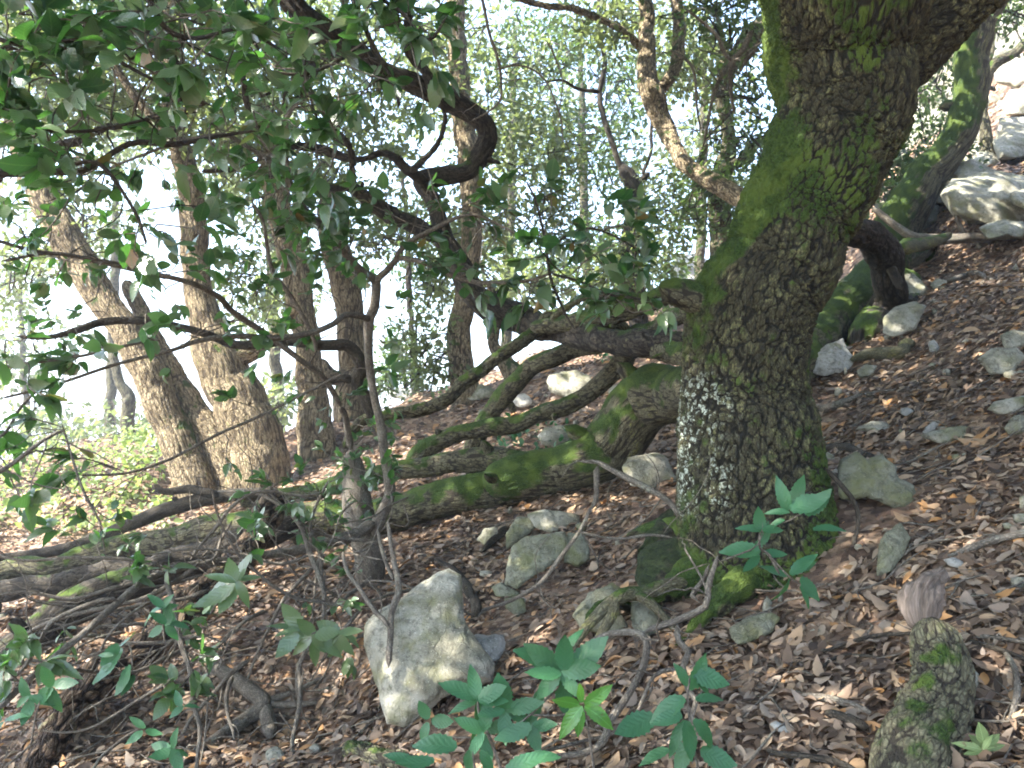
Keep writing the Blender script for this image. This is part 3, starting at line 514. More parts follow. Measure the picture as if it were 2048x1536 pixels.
rock(Z9([(340, 720), (420, 660), (560, 632), (612, 660), (560, 740), (440, 800), (380, 808), (345, 770)]), 'mossy yellow flat stone below the big oak roots', R_YEL, 0.04, 12, sub=5, moss=.5)
rock(Z9([(1200, 250), (1240, 170), (1320, 112), (1375, 190), (1350, 260), (1270, 380), (1195, 398), (1190, 320)]), 'upright yellow green stone right of the big oak foot', R_YEL, 0.05, 13, sub=5)
rock(Z9([(1580, 320), (1630, 305), (1690, 335), (1670, 370), (1600, 350)]), 'small white stone above the bottom right log', R_PALE, 0.02, 14, sub=3)
rock(Z9([(560, 1280), (600, 1260), (700, 1320), (690, 1350), (600, 1320)]), 'flat whitish stone among leaves at the bottom, right of the green sprigs', R_PALE, 0.015, 15, sub=3)
rock(Z6([(990, 1230), (1080, 1190), (1130, 1230), (1220, 1200), (1290, 1270), (1300, 1340), (1380, 1370), (1412, 1460), (1360, 1512), (1240, 1490), (1130, 1440), (1000, 1450), (970, 1350)]), 'broad grey rock with a stepped edge right of the big oak foot', R_YEL, 0.09, 16, sub=5)
rock(Z6([(780, 640), (900, 560), (985, 520), (1020, 600), (1060, 640), (1000, 700), (880, 725), (780, 705)]), 'bright sunlit white rock touching the right side of the big oak', R_PALE, 0.10, 17, sub=5)
rock(Z6([(1010, 450), (1060, 420), (1200, 430), (1210, 470), (1110, 500), (1030, 510)]), 'grey rock under the arched stem, left of a squarer one', R_LIME, 0.09, 18)
rock(Z6([(1235, 390), (1290, 340), (1400, 310), (1470, 330), (1430, 400), (1400, 470), (1290, 500), (1230, 480)]), 'squarish grey rock at the foot of the arched stem', R_LIME, 0.12, 19)
rock(Z6([(1330, 150), (1400, 138), (1490, 230), (1440, 275), (1370, 285), (1330, 240)]), 'pale rounded rock right of the arched stem', R_LIME, 0.11, 20)
rock(Z6([(1790, 640), (1860, 580), (2000, 575), (2060, 640), (2000, 720), (1850, 725)]), 'blue grey rock at the right edge, halfway up the slope', R_LIME, 0.08, 21)
rock(Z6([(1910, 500), (1980, 470), (2060, 480), (2060, 570), (1940, 575)]), 'grey rock directly above the blue grey one at the right edge', R_LIME, 0.08, 22)
rock(Z6([(1060, 1050), (1150, 1005), (1240, 1010), (1290, 1055), (1200, 1070)]), 'low bluish rock in the leaves above the stepped grey rock', R_LIME, 0.05, 23)
rock(Z6([(1445, 1085), (1560, 1050), (1680, 1030), (1740, 1040), (1720, 1120), (1560, 1135)]), 'flat grey slab with a white edge chip, right of centre slope', R_LIME, 0.05, 24)
rock(Z6([(1445, 1075), (1500, 1010), (1560, 1000), (1520, 1060)]), 'thin white stone leaning on the flat grey slab', R_PALE, 0.02, 25, sub=3)
rock(Z6([(1840, 930), (1880, 890), (2060, 850), (2060, 940), (1900, 960)]), 'dark ledge of rock at the right edge above the leaf slope', R_LIME, 0.07, 26)
rock(Z6([(1935, 1040), (1990, 970), (2060, 970), (2060, 1080), (1960, 1075)]), 'lowest rounded rock on the right edge', R_LIME, 0.06, 27)
rock(Z6([(1500, 200), (1540, 168), (1595, 180), (1580, 235), (1520, 235)]), 'small round stone right of the pale rounded rock', R_LIME, 0.05, 28, sub=3)
rock(Z6([(1490, 545), (1520, 525), (1555, 570), (1530, 605), (1495, 590)]), 'pale square stone on the open leaf slope', R_PALE, 0.04, 29, sub=3)
rock(Z6([(1325, 930), (1360, 920), (1405, 940), (1360, 972), (1330, 960)]), 'white pebble near the end of the thin grey pole', R_PALE, 0.02, 30, sub=3)
rock(Z6([(1070, 710), (1120, 670), (1190, 680), (1150, 735), (1090, 745)]), 'dull stone right of the sunlit white rock', R_LIME, 0.04, 31, sub=3)
rock((1340, 508, 1440, 582), 'sunlit pale boulder seen left of the big oak', R_PALE, 0.3, 32, dy=-0.4, sub=5)
rock((1092, 738, 1190, 795), 'grey stone between the two lower crossing stems', R_LIME, 0.12, 33)
rock((1020, 788, 1068, 815), 'white stone beside the arching mossy stem', R_PALE, 0.06, 34, sub=3)
rock((915, 768, 990, 802), 'pale rock at the foot of the straight yellowish trunk', R_LIME, 0.12, 35)
rock((1240, 905, 1350, 980), 'limestone ledge under the bend of the forked mossy trunk', R_LIME, 0.1, 36, sub=5)
rock((1080, 850, 1150, 895), 'bluish rock just above the forked mossy trunk', R_LIME, 0.1, 37)
rock((775, 775, 835, 800), 'sunlit white rock on the far crest left of centre', R_PALE, 0.15, 38, sub=3)
rock((530, 1488, 572, 1560), 'narrow white stone cut by the bottom edge', R_LIME, 0.02, 39, sub=3)
rock((1215, 770, 1250, 800), 'pale stone in the gap beside the mossy trunk bend', R_LIME, 0.06, 40, sub=3)
rock((1640, 905, 1672, 930), 'blue grey stone tucked against the big oak trunk', R_LIME, 0.04, 41, sub=3)
def earth_mat():
    m, t, b, o = newmat('mossy_earth'); g = N_(t, 'NewGeometry').outputs['Position']; n1 = noise(t, g, 9, 5); n2 = noise(t, g, 70, 5, .75)
    c = mix(t, step(t, n2, .35, .65), (0.018, 0.013, 0.009), (0.075, 0.055, 0.036)); mo = mix(t, step(t, n2, .3, .7), (0.010, 0.020, 0.005), (0.045, 0.068, 0.013))
    L_(t, mix(t, step(t, n1, .36, .50), c, mo), b.inputs['Base Color']); b.inputs['Roughness'].default_value = .95; bump(t, b, n2, .03); return m
EARTH = earth_mat()
md = rock([(1362, 1000), (1322, 1070), (1292, 1150), (1310, 1200), (1390, 1225), (1480, 1222), (1570, 1205), (1690, 1165), (1716, 1110), (1690, 1040), (1650, 985), (1500, 975)], 'x', EARTH, 0.17, 70, 1.0, 'root_mound', 6, rough=1.7, Yfix=3.05)
md.location = [a - b for a, b in zip(md.location, oak.location)]; md.parent = oak; ROCKS.pop()
for kx in ('label', 'category'): del md[kx]
# the rocky crag at the upper right
crag = [((1880, 340, 2120, 450), 'broad pale slab at the foot of the crag'), ((1760, 380, 1900, 450), 'pale rubble heap beside the leaning oak foot'), ((1985, 230, 2110, 305), 'rounded block stacked above the pale slab'), ((1990, 110, 2100, 175), 'upper rounded block of the crag'), ((1995, 180, 2100, 232), 'middle block of the crag under the upper one'),
        ((1870, 120, 1985, 240), 'steep grey face left of the stacked blocks'), ((1985, 265, 2060, 320), 'small block under the stacked ones'), ((1940, 300, 2010, 350), 'mossy knob below the thin crooked tree'), ((1880, 240, 1960, 330), 'grey block behind the leaning oak'), ((1860, 0, 2100, 120), 'dim top of the crag behind branches'), ((1800, 100, 1880, 230), 'shaded block between the big oak and the leaning one'), ((1960, 440, 2060, 480), 'long low slab above the bare fallen pole')]
def on_slope(bb): return gdepth((bb[0] + bb[2]) / 2, (bb[1] + bb[3]) / 2)
for i, (bb, lb) in enumerate(crag): rock(bb, lb, R_LIME, 0.45, 60 + i, 1.3, 'boulder', 5, cat='boulder', moss=.3, Yfix=on_slope(bb) - 0.25)
rgb_ = np.random.default_rng(8)
ORD = 'highest;second highest;third highest;fourth highest;fifth highest;sixth highest;seventh highest;eighth highest;eighth lowest;seventh lowest;sixth lowest;fifth lowest;fourth lowest;third lowest;second lowest;lowest'.split(';')
for i in range(16):
    x = rgb_.uniform(1860, 2050); y = 75 + i * 23; a = rgb_.uniform(24, 50); bb = (x - a, y - a * .7, x + a, y + a * .7)
    tag(rock(bb, 'grey rubble block on the crag at upper right, %s of the heap' % ORD[i], R_LIME, 0.25, 130 + i, 1.0, 'rubble_block', 4, cat='rubble', moss=.2, Yfix=on_slope(bb) - rgb_.uniform(.25, .5)), group='rubble blocks on the crag')
rock([(1740, 420), (1745, 250), (1800, 60), (1850, -120), (2200, -160), (2300, 200), (2250, 380), (2000, 380), (1880, 410)], 'tall shaded rock face closing the view at the upper right', R_LIME, 1.0, 90, 0.6, 'crag', 6, cat='cliff', moss=.4, rough=1.3, Yfix=14.5)
# ------------------------------------------------------------------ fallen logs, poles, sticks
def stick(name, label, cat, limbs, mat=B_TWIG, group=None, onground=True, lift=0.0, **kw):
    """points given on the picture; each sits on the ground unless depths are given"""
    parts = []
    for pn, pts, Y in limbs:
        if Y is None:
            Ys = [gdepth(px, min(py, 1600)) for px, py, _ in pts]; Ys = [y * 0.985 - lift for y in Ys]
            pp = np.array([P(a[0], a[1], y) for a, y in zip(pts, Ys)]); rr = np.array([a[2] / 2 / FPX * y for a, y in zip(pts, Ys)])
        else: pp, rr = px_path(pts, Y)
        parts.append((pn, pp, rr, max(a[2] for a in pts)))
    one = len(parts) == 1; root = None if one else empty(name, parts[0][1].mean(0), label, cat, group)
    for k, (pn, pp, rr, wpx) in enumerate(parts):
        g = Geo(); a = dict(lump=.2, wob=0.006); a.update(kw)
        if wpx > 45: a.setdefault('cell', 0.026); a.setdefault('amp', 0.006)
        tube(g, pp, rr, float(np.clip(rr.mean() * .4, 0.006, 0.03)) if wpx < 45 else 0.007, int(np.clip(wpx, 6, 90)), 3 * k + int(abs(pts[0][0])) % 61, **a)
        o = g.link(name if one else pn, mat, root)
        if one: tag(o, label, cat, group)
    return root or o
lg = stick('log', 'mossy upright log with a torn bare top in the bottom right corner', 'log', [
    ('log_body', [(1850, 1235, 92), (1868, 1275, 108), (1880, 1320, 106), (1882, 1370, 112), (1868, 1430, 128), (1845, 1490, 150), (1820, 1560, 170), (1790, 1640, 180)], [1.98, 1.9, 1.78, 1.62]), ], B_LOW, moss=0.05, cell=.030, amp=.007, mossdir=(-.4, -.6, .6), rag=1)
lgt = stick('log_tip', 'torn bare heartwood spike on top of the corner log', 'log', [('x', [(1850, 1262, 92), (1846, 1232, 90), (1846, 1200, 84), (1856, 1176, 66), (1876, 1155, 40), (1888, 1138, 26)], [1.97, 2.0, 2.02])], WOOD, lump=.5, lumpf=9, cell=.022, amp=.009)
lg2 = empty('log', lg.location, 'mossy upright log with a torn bare top in the bottom right corner', 'log')
for ob, nm in ((lg, 'bark_body'), (lgt, 'torn_top')):
    off = np.array(ob.location) - np.array(lg2.location); ob.parent = lg2; ob.location = off; ob.name = nm
    for kx in ('label', 'category'):
        if kx in ob: del ob[kx]
lg2.name = 'mossy_log'
stick('log', 'short dark log cut by the bottom right edge', 'log', [('x', [(1972, 1415, 50), (1985, 1460, 66), (1995, 1520, 72), (2005, 1600, 76)], [1.85, 1.65])], B_ROT)
stick('log', 'rotting brown log with flaking bark slanting down to the bottom left corner', 'log', [('x', [(560, 985, 44), (534, 1030, 58), (505, 1085, 60), (479, 1123, 60), (430, 1170, 66), (377, 1215, 72), (308, 1284, 64), (205, 1352, 70), (137, 1421, 66), (86, 1507, 58), (50, 1580, 50)], [4.25, 3.9, 3.5, 3.1, 2.75])], B_ROT, lump=.3, cell=.05, amp=.012)
stick('log', 'greenish rotten log end low in the picture beneath the largest boulder', 'log', [('x', [(690, 1495, 44), (740, 1510, 46), (800, 1528, 48), (850, 1545, 40)], None)], B_LOW, moss=.5)
stick('forked_branch', 'thick forked grey branch on the leaves at lower left', 'fallen branch', [('stem', [(356, 1535, 22), (410, 1495, 25), (479, 1448, 27), (527, 1411, 34), (500, 1380, 30), (462, 1355, 28), (420, 1330, 24)], None), ('side_branch', [(527, 1411, 28), (534, 1440, 28), (545, 1478, 26)], None), ('side_branch', [(527, 1405, 16), (580, 1408, 13), (633, 1405, 8)], None), ('side_branch', [(530, 1405, 16), (590, 1380, 10), (650, 1350, 6)], None)], B_TWIG)
for q, (pts, lb, mt) in enumerate([
    ([(1636, 824, 20), (1680, 808, 16), (1735, 792, 14), (1795, 784, 11), (1850, 782, 7)], 'thin grey pole on the slope just right of the big oak', B_TWIG),
    ([(1600, 1392, 10), (1650, 1396, 16), (1700, 1405, 15), (1745, 1422, 10)], 'mid sized stick with peeling bark left of the corner log', B_TWIG),
    ([(1650, 1425, 16), (1690, 1436, 18), (1735, 1460, 18)], 'short stout dark stick lying below the peeling one', B_DARK),
    ([(1640, 1302, 6), (1700, 1282, 8), (1760, 1268, 8), (1825, 1266, 8)], 'straight blackish stick ending at the corner log', B_DARK),
    ([(1945, 1268, 9), (1990, 1272, 9), (2070, 1285, 8)], 'upper of two straight sticks right of the corner log', B_TWIG),
    ([(1940, 1282, 9), (1990, 1295, 10), (2070, 1325, 9)], 'lower of two straight sticks right of the corner log', B_DARK),
    ([(2010, 1305, 10), (2035, 1350, 12), (2038, 1400, 14), (2022, 1450, 9)], 'bent bare stick curving along the right edge', B_TWIG),
    ([(1890, 1112, 6), (1950, 1090, 14), (2000, 1075, 16), (2070, 1062, 16)], 'bare root crossing the leaves at the right edge', B_TWIG),
    ([(1870, 568, 8), (1905, 560, 12), (1950, 548, 13), (1985, 560, 8)], 'small curved root high on the leaf slope', B_TWIG),
    ([(870, 1120, 10), (905, 1140, 20), (935, 1175, 22), (950, 1215, 20), (945, 1240, 16)], 'curved dark stick behind the top of the largest boulder', B_DARK),
    ([(960, 1105, 10), (1000, 1070, 18), (1035, 1042, 12)], 'short leaning stick among the bank stones', B_DARK),
    ([(1015, 1350, 4), (1100, 1320, 5), (1180, 1300, 6), (1240, 1310, 4)], 'wispy twig on the leaves right of the wedge stone', B_DARK),
    ([(1700, 720, 14), (1745, 708, 24), (1800, 706, 28), (1810, 690, 26), (1828, 686, 16)], 'mossy curved dead limb on the slope below the grey rocks', B_LOW),
    ([(1625, 1350, 5), (1680, 1310, 7), (1760, 1312, 5), (1800, 1325, 4)], 'thin arched twig beside the corner log', B_DARK),
    ([(1840, 760, 5), (1900, 775, 8), (1990, 765, 8), (2060, 750, 6)], 'straight dark twig lying across the middle right slope', B_DARK),
    ([(640, 1440, 5), (560, 1430, 6), (470, 1415, 6), (390, 1380, 5)], 'thin twig leaning over the thick forked branch', B_DARK),
    ([(1530, 1500, 10), (1600, 1512, 14), (1680, 1530, 14), (1730, 1560, 12)], 'stick half buried in leaves at the bottom edge', B_DARK),
    ([(1650, 895, 16), (1700, 900, 22), (1745, 915, 14)], 'dark rotten stick above the stepped grey rock', B_DARK)]):
    stick('fallen_stick', lb, 'stick', [('x', pts, None)], mt, lift=0.012)
stick('fallen_pole', 'long bare pale pole lying across the foot of the crag', 'fallen branch', [('stem', [(1745, 415, 12), (1790, 450, 16), (1830, 474, 18), (1895, 478, 19), (1960, 476, 21), (2030, 484, 20), (2100, 490, 18)], [7.4, 7.0]), ('side_branch', [(1930, 478, 12), (1918, 450, 10), (1908, 420, 6)], 7.2)], B_TWIG)
stick('fallen_pole', 'dead stem lying over the slab beyond the arched stem', 'fallen branch', [('x', [(1800, 500, 30), (1860, 485, 24), (1900, 470, 14)], [6.6, 7.0])], B_LOW, moss=.3)
stick('forked_root', 'grey green forked root gripping the yellow rocks in the middle foreground', 'root', [('stem', [(1375, 1165, 26), (1330, 1172, 26), (1284, 1188, 28), (1245, 1192, 30), (1215, 1212, 26), (1180, 1245, 22), (1150, 1284, 18), (1130, 1320, 12)], [2.72, 2.66, 2.6, 2.55]), ('side_root', [(1232, 1200, 24), (1222, 1235, 22), (1200, 1275, 16), (1190, 1300, 10)], [2.6, 2.55]), ('side_root', [(1270, 1190, 22), (1300, 1205, 20), (1330, 1235, 16), (1350, 1262, 12)], [2.62, 2.6])], B_LOW, moss=.35)
def brush(name, label, n, seed, y0, mat=B_TWIG):
    rg = np.random.default_rng(seed); t = empty(name, P(300, 1200, 3.2), label, 'dead brush')
    for k in range(n):
        x = rg.uniform(60, 760); y = y0(x) + rg.uniform(-110, 150); Y = rg.uniform(2.7, 3.7); L = rg.uniform(140, 460); a = math.radians(rg.normal(205, 26)); cv = rg.normal(0, .5); pts = []; q = (x + L * .45, y - L * .12); m = 8
        wd = rg.uniform(4, 11)
        for i in range(m):
            pts.append((q[0], q[1], wd * (1 - .65 * i / m))); q = (q[0] + L / m * math.cos(a), q[1] - L / m * math.sin(a)); a += cv / m + rg.normal(0, .16)
        pp, rr = px_path(pts, [Y + .15, Y - rg.uniform(0, .4)]); g = Geo(); c, r_ = tube(g, pp, rr, 0.02, 6, k, lump=.15, wob=0.006)
        for _ in range(rg.integers(1, 4)):
            i = rg.integers(2, len(c) - 2); tube(g, [c[i], c[i] + nrm((c[i + 1] - c[i] + rg.normal(size=3) * .03)[None])[0] * .08 + rg.normal(size=3) * .01, c[i] + nrm((c[i + 1] - c[i])[None])[0] * .14 + rg.normal(size=3) * .05], [r_[i] * .6, r_[i] * .45, .0009], 0.02, 5, k, lump=.1)
        g.link('branch', mat, t)
brush('dead_brush', 'dense tangle of fine grey dead branches over the fallen trunks at lower left', 46, 5, lambda x: 1400 - 0.42 * x)
SK = []          # skeleton samples of the near twigs, for hanging sprays of leaves on them
def twiggy(name, label, cat, limbs, mat=B_TWIG, base=None, skel=True, extra=0, seed=0, elen=(0.1, 0.35), **kw):
    t = empty(name, base if base is not None else px_path(limbs[0][1], limbs[0][2])[0][0], label, cat)
    rg = np.random.default_rng(seed + 500); allc = []
    for k, (pn, pts, Y) in enumerate(limbs):
        pp, rr = px_path(pts, Y); g = Geo(); a = dict(lump=.16, wob=0.008); a.update(kw); wpx = max(q[2] for q in pts)
        c, r = tube(g, pp, rr, 0.02, int(np.clip(wpx * .8, 6, 28)), 5 * k + seed, **a)
        if skel: SK.append((c, r, t))
        allc.append((c, r))
        g.link(pn, mat, t)
    if extra:
        g = Geo()
        for _ in range(extra):
            c, r = allc[rg.integers(len(allc))]; i = rg.integers(len(c) // 5, len(c)); side_twig(g, c[i], rg, r[i] * .5, rg.uniform(*elen), c[min(i + 1, len(c) - 1)] - c[max(i - 1, 0)])
        tag(g.link('twigs', mat, t), kind='stuff')
    return t
def side_twig(g, p0, rg, r0, ln, along, d=None):
    al = along / (np.linalg.norm(along) + 1e-9); d = rg.normal(size=3) if d is None else d; d = d - 0.5 * al * np.dot(al, d); d = d / np.linalg.norm(d) + 0.5 * al * rg.choice([-1, 1, 1])
    p = [p0]; n = 6
    for k in range(n):
        d = nrm((d + rg.normal(size=3) * 0.35)[None])[0]; p.append(p[-1] + d * ln / n)
    r0 = float(np.clip(r0, 0.0016, 0.004)); tube(g, p, np.linspace(r0, 0.001, n + 1), 0.025, 5, 1, lump=.1); return p
# sapling whose stem rises left of centre and whose long low branch sweeps to the lower left corner
sap = twiggy('oak_sapling', 'slim oak sapling left of centre with a long branch sweeping to the lower left corner', 'young tree', [
    ('trunk', [(735, 1195, 74), (738, 1150, 64), (733, 1100, 60), (722, 1050, 60), (712, 1000, 56), (705, 950, 46), (700, 900, 34)], [3.95, 3.9, 3.95]),
    ('stem', [(745, 1070, 30), (765, 1025, 26), (778, 985, 22), (776, 944, 20), (766, 876, 19), (749, 808, 16), (740, 756, 16), (735, 705, 17), (735, 643, 20), (749, 613, 20), (756, 570, 19), (748, 556, 18), (729, 544, 16), (708, 524, 15), (684, 500, 14), (660, 470, 14), (608, 420, 14), (590, 385, 14), (581, 369, 14), (564, 345, 12), (520, 310, 11), (478, 284, 10), (444, 270, 9), (342, 287, 7), (301, 301, 6), (200, 345, 5)], [3.8, 3.7, 3.5, 3.2, 2.8]),
    ('branch', [(750, 1045, 26), (700, 1072, 24), (616, 1095, 18), (548, 1109, 17), (479, 1119, 17), (411, 1128, 17), (342, 1140, 16), (291, 1162, 15), (240, 1202, 15), (171, 1263, 14), (103, 1318, 13), (34, 1380, 12), (0, 1414, 10), (-60, 1470, 8)], [3.75, 3.4, 3.0, 2.6, 2.4]),
    ('branch', [(750, 563, 15), (770, 541, 14), (793, 517, 12), (814, 515, 11), (855, 527, 10), (906, 551, 10), (958, 563, 9), (1009, 565, 8), (1060, 561, 7), (1110, 540, 5)], [3.4, 3.2, 3.0]),
    ('branch', [(790, 520, 10), (804, 495, 10), (869, 458, 9), (940, 434, 7), (1000, 450, 6), (1040, 470, 5)], [3.3, 3.1]),
    ('branch', [(740, 640, 14), (715, 630, 13), (694, 628, 12), (675, 640, 12), (660, 650, 12), (615, 667, 12), (547, 674, 12), (478, 671, 12), (393, 681, 10), (342, 698, 8), (220, 735, 7), (100, 770, 6), (0, 800, 5)], [3.5, 3.1, 2.7, 2.3]),
    ('branch', [(581, 369, 11), (572, 320, 11), (577, 273, 11), (577, 239, 10), (600, 200, 8)], [3.0, 2.9]),
    ('branch', [(628, 800, 9), (683, 814, 11), (649, 759, 12), (598, 718, 12), (530, 667, 13), (461, 623, 13), (437, 592, 12), (393, 571, 11), (290, 544, 10), (212, 527, 9), (100, 505, 8), (0, 520, 6)][1:], [3.7, 3.3, 2.8, 2.4]),
    ('branch', [(700, 900, 14), (692, 840, 13), (683, 814, 12)], [3.9, 3.7]),
    ('branch', [(632, 705, 7), (630, 690, 8), (615, 650, 9), (581, 592, 10), (547, 544, 9), (533, 500, 8), (522, 440, 7), (500, 400, 6)], [3.3, 3.0]),
    ('branch', [(337, 1140, 12), (337, 1181, 12), (349, 1233, 11), (363, 1291, 11), (380, 1335, 10), (390, 1404, 10), (404, 1455, 9), (400, 1507, 8), (395, 1560, 8)], [3.0, 2.6, 2.4]),
    ('branch', [(366, 1300, 6), (410, 1338, 6), (412, 1400, 5), (406, 1470, 5), (395, 1530, 4)], [2.7, 2.5]),
    ('branch', [(291, 1160, 9), (230, 1178, 9), (150, 1200, 8), (60, 1180, 7), (-20, 1190, 6)], [3.0, 2.8]),
    ('branch', [(325, 1142, 9), (290, 1120, 8), (230, 1113, 7), (150, 1113, 7), (60, 1120, 6), (-20, 1105, 5)], [2.95, 2.8]),
    ('branch', [(240, 1202, 10), (200, 1200, 9), (110, 1240, 9), (80, 1290, 8), (50, 1340, 7), (0, 1385, 7)], [2.7, 2.5]),
    ('branch', [(400, 1125, 9), (300, 1190, 9), (200, 1215, 9), (100, 1240, 8), (30, 1280, 8), (-30, 1330, 6)], [3.0, 2.8])],
    B_TWIG, extra=70, seed=1)
low = twiggy('oak_sapling', 'tangled thin dead sapling leaning in front of the fallen trunk left of the largest boulder', 'young tree', [
    ('stem', [(560, 1480, 4), (596, 1404, 9), (598, 1328, 9), (640, 1260, 9), (645, 1180, 10), (622, 1110, 11), (603, 1050, 10), (560, 1010, 8), (500, 985, 6), (440, 985, 5)][1:], [3.0, 3.2, 3.4]),
    ('stem', [(592, 1540, 9), (588, 1480, 9), (600, 1404, 9), (598, 1328, 9)], [2.5, 2.9]),
    ('branch', [(645, 1180, 9), (640, 1120, 8), (618, 1060, 7), (640, 1000, 6), (660, 960, 5)], [3.3, 3.5]),
    ('branch', [(380, 1120, 6), (430, 1060, 7), (470, 1010, 7), (520, 985, 6), (600, 990, 5), (650, 980, 4)], [3.1, 3.3]),
    ('branch', [(620, 1110, 7), (560, 1130, 7), (480, 1110, 6), (400, 1100, 5), (300, 1110, 5)], [3.2, 3.0]),
    ('branch', [(465, 1040, 6), (440, 1080, 7), (420, 1120, 7), (360, 1130, 5)], [3.3, 3.1])], B_TWIG, extra=60, seed=2)
twiggy('crooked_limb', 'crooked dark limb bending up to the thin sapling, left of centre', 'limb', [
    ('stem', [(745, 850, 22), (742, 828, 22), (728, 797, 24), (708, 766, 28), (722, 738, 26), (715, 712, 26), (694, 691, 23), (650, 689, 22), (581, 684, 20), (513, 688, 19), (461, 684, 17), (400, 662, 16), (340, 650, 16), (290, 643, 16), (205, 647, 16), (171, 654, 16), (100, 672, 10), (34, 671, 7)], [4.2, 4.1, 3.9, 3.6]),
    ('side_branch', [(715, 760, 20), (690, 755, 16), (660, 760, 12), (640, 775, 8)], 4.15)], B_DARK, extra=14, seed=3, wob=.012)
# near limbs that come in from the left and the top
twiggy('oak_bough', 'near leafy bough hanging down from the top left edge', 'bough', [
    ('stem', [(-120, 330, 20), (0, 348, 17), (90, 345, 15), (170, 338, 13), (260, 285, 12), (340, 287, 11), (430, 275, 8), (520, 265, 5)], [1.9, 2.1]),
    ('branch', [(120, 342, 9), (200, 330, 9), (270, 420, 7), (300, 500, 5)], [1.9, 1.95]),
    ('branch', [(-60, 60, 10), (60, 90, 10), (180, 80, 9), (250, 130, 8), (330, 175, 7), (430, 215, 5)], [1.7, 1.9]),
    ('branch', [(-60, 255, 8), (60, 258, 8), (180, 262, 7), (300, 240, 6), (400, 225, 4)], [1.8, 2.0]),
    ('branch', [(-50, 470, 7), (60, 500, 8), (150, 512, 7), (260, 530, 6), (340, 560, 4)], [2.0, 2.1])], B_DARK, extra=22, seed=4)
twiggy('oak_bough', 'near leafy bough drooping from the top edge left of centre', 'bough', [
    ('stem', [(250, -120, 16), (290, -20, 14), (330, 60, 12), (390, 80, 9), (470, 60, 7), (560, 100, 6)], [1.8, 2.0]),
    ('stem', [(650, -160, 14), (700, -30, 12), (740, 80, 10), (790, 170, 8), (800, 220, 6)], [2.3, 2.4]),
    ('branch', [(700, -30, 8), (800, 20, 8), (860, 80, 7), (900, 30, 5)], [2.3, 2.2]),
    ('branch', [(740, 80, 7), (660, 130, 7), (590, 150, 6), (520, 140, 5)], [2.35, 2.3]),
    ('branch', [(620, 40, 6), (610, 140, 6), (640, 250, 5), (700, 300, 4)], [2.3, 2.2])], B_DARK, extra=26, seed=5)
twiggy('oak_bough', 'low leafy branch reaching in from the left edge below the white sky', 'bough', [
    ('stem', [(-150, 1010, 12), (-40, 960, 11), (20, 925, 9), (90, 880, 8), (140, 860, 6)], [2.0, 2.2]),
    ('branch', [(-100, 760, 8), (0, 735, 8), (150, 712, 7), (230, 695, 7), (330, 680, 5)], [2.2, 2.5]),
    ('branch', [(-100, 905, 6), (0, 870, 6), (40, 820, 6), (90, 775, 5)], [2.1, 2.4]),
    ('branch', [(205, 1060, 5), (170, 990, 6), (150, 930, 6), (125, 850, 4)], [2.2, 2.3]),
    ('branch', [(700, 740, 6), (520, 830, 7), (430, 870, 7), (330, 920, 7), (250, 945, 6), (150, 950, 4)], [3.3, 2.6])], B_TWIG, extra=20, seed=6)
twiggy('oak_bough', 'upright leafy shoot in front of the bright gap right of the curling trunk', 'bough', [
    ('stem', [(1150, 660, 5), (1105, 560, 7), (1090, 480, 6), (1070, 400, 5), (1050, 360, 4)], [3.0, 3.0]),
    ('branch', [(1100, 545, 6), (1150, 560, 6), (1210, 590, 6), (1290, 600, 5)], [3.0, 2.95]),
    ('branch', [(1095, 500, 5), (1160, 460, 5), (1220, 470, 5), (1300, 520, 4)], [3.0, 2.95])], B_DARK, extra=8, seed=7)
twiggy('dead_twig', 'pale bare lichened twigs hanging before the sky at top centre', 'twig', [
    ('stem', [(960, -40, 7), (975, 55, 7), (990, 105, 7), (1000, 150, 6), (1000, 200, 5), (975, 225, 4), (940, 245, 3)], 3.6),
    ('branch', [(985, 140, 4), (1040, 130, 4), (1090, 160, 4), (1120, 230, 4), (1125, 290, 3)], 3.6),
    ('branch', [(1090, 80, 4), (1110, 120, 4), (1125, 160, 3), (1120, 240, 3)], 3.6)], B_TWIG, skel=False, extra=26, seed=8)
twiggy('dead_twig', 'tangle of pale crooked lichened twigs left of the big oak top', 'twig', [
    ('stem', [(1505, 60, 12), (1488, 95, 13), (1465, 125, 12), (1462, 170, 8), (1470, 230, 6)], 4.2),
    ('branch', [(1470, 125, 10), (1450, 105, 9), (1435, 70, 8), (1400, 40, 6), (1370, 20, 5)], 4.2),
    ('branch', [(1455, 130, 9), (1430, 180, 8), (1415, 250, 6), (1405, 300, 4)], 4.2),
    ('branch', [(1340, 100, 6), (1380, 130, 6), (1395, 200, 5), (1400, 260, 4)], 4.2),
    ('branch', [(1520, 95, 9), (1500, 110, 8), (1480, 150, 5)], 4.1)], B_TWIG, skel=False, extra=30, seed=9, elen=(.15, .45))
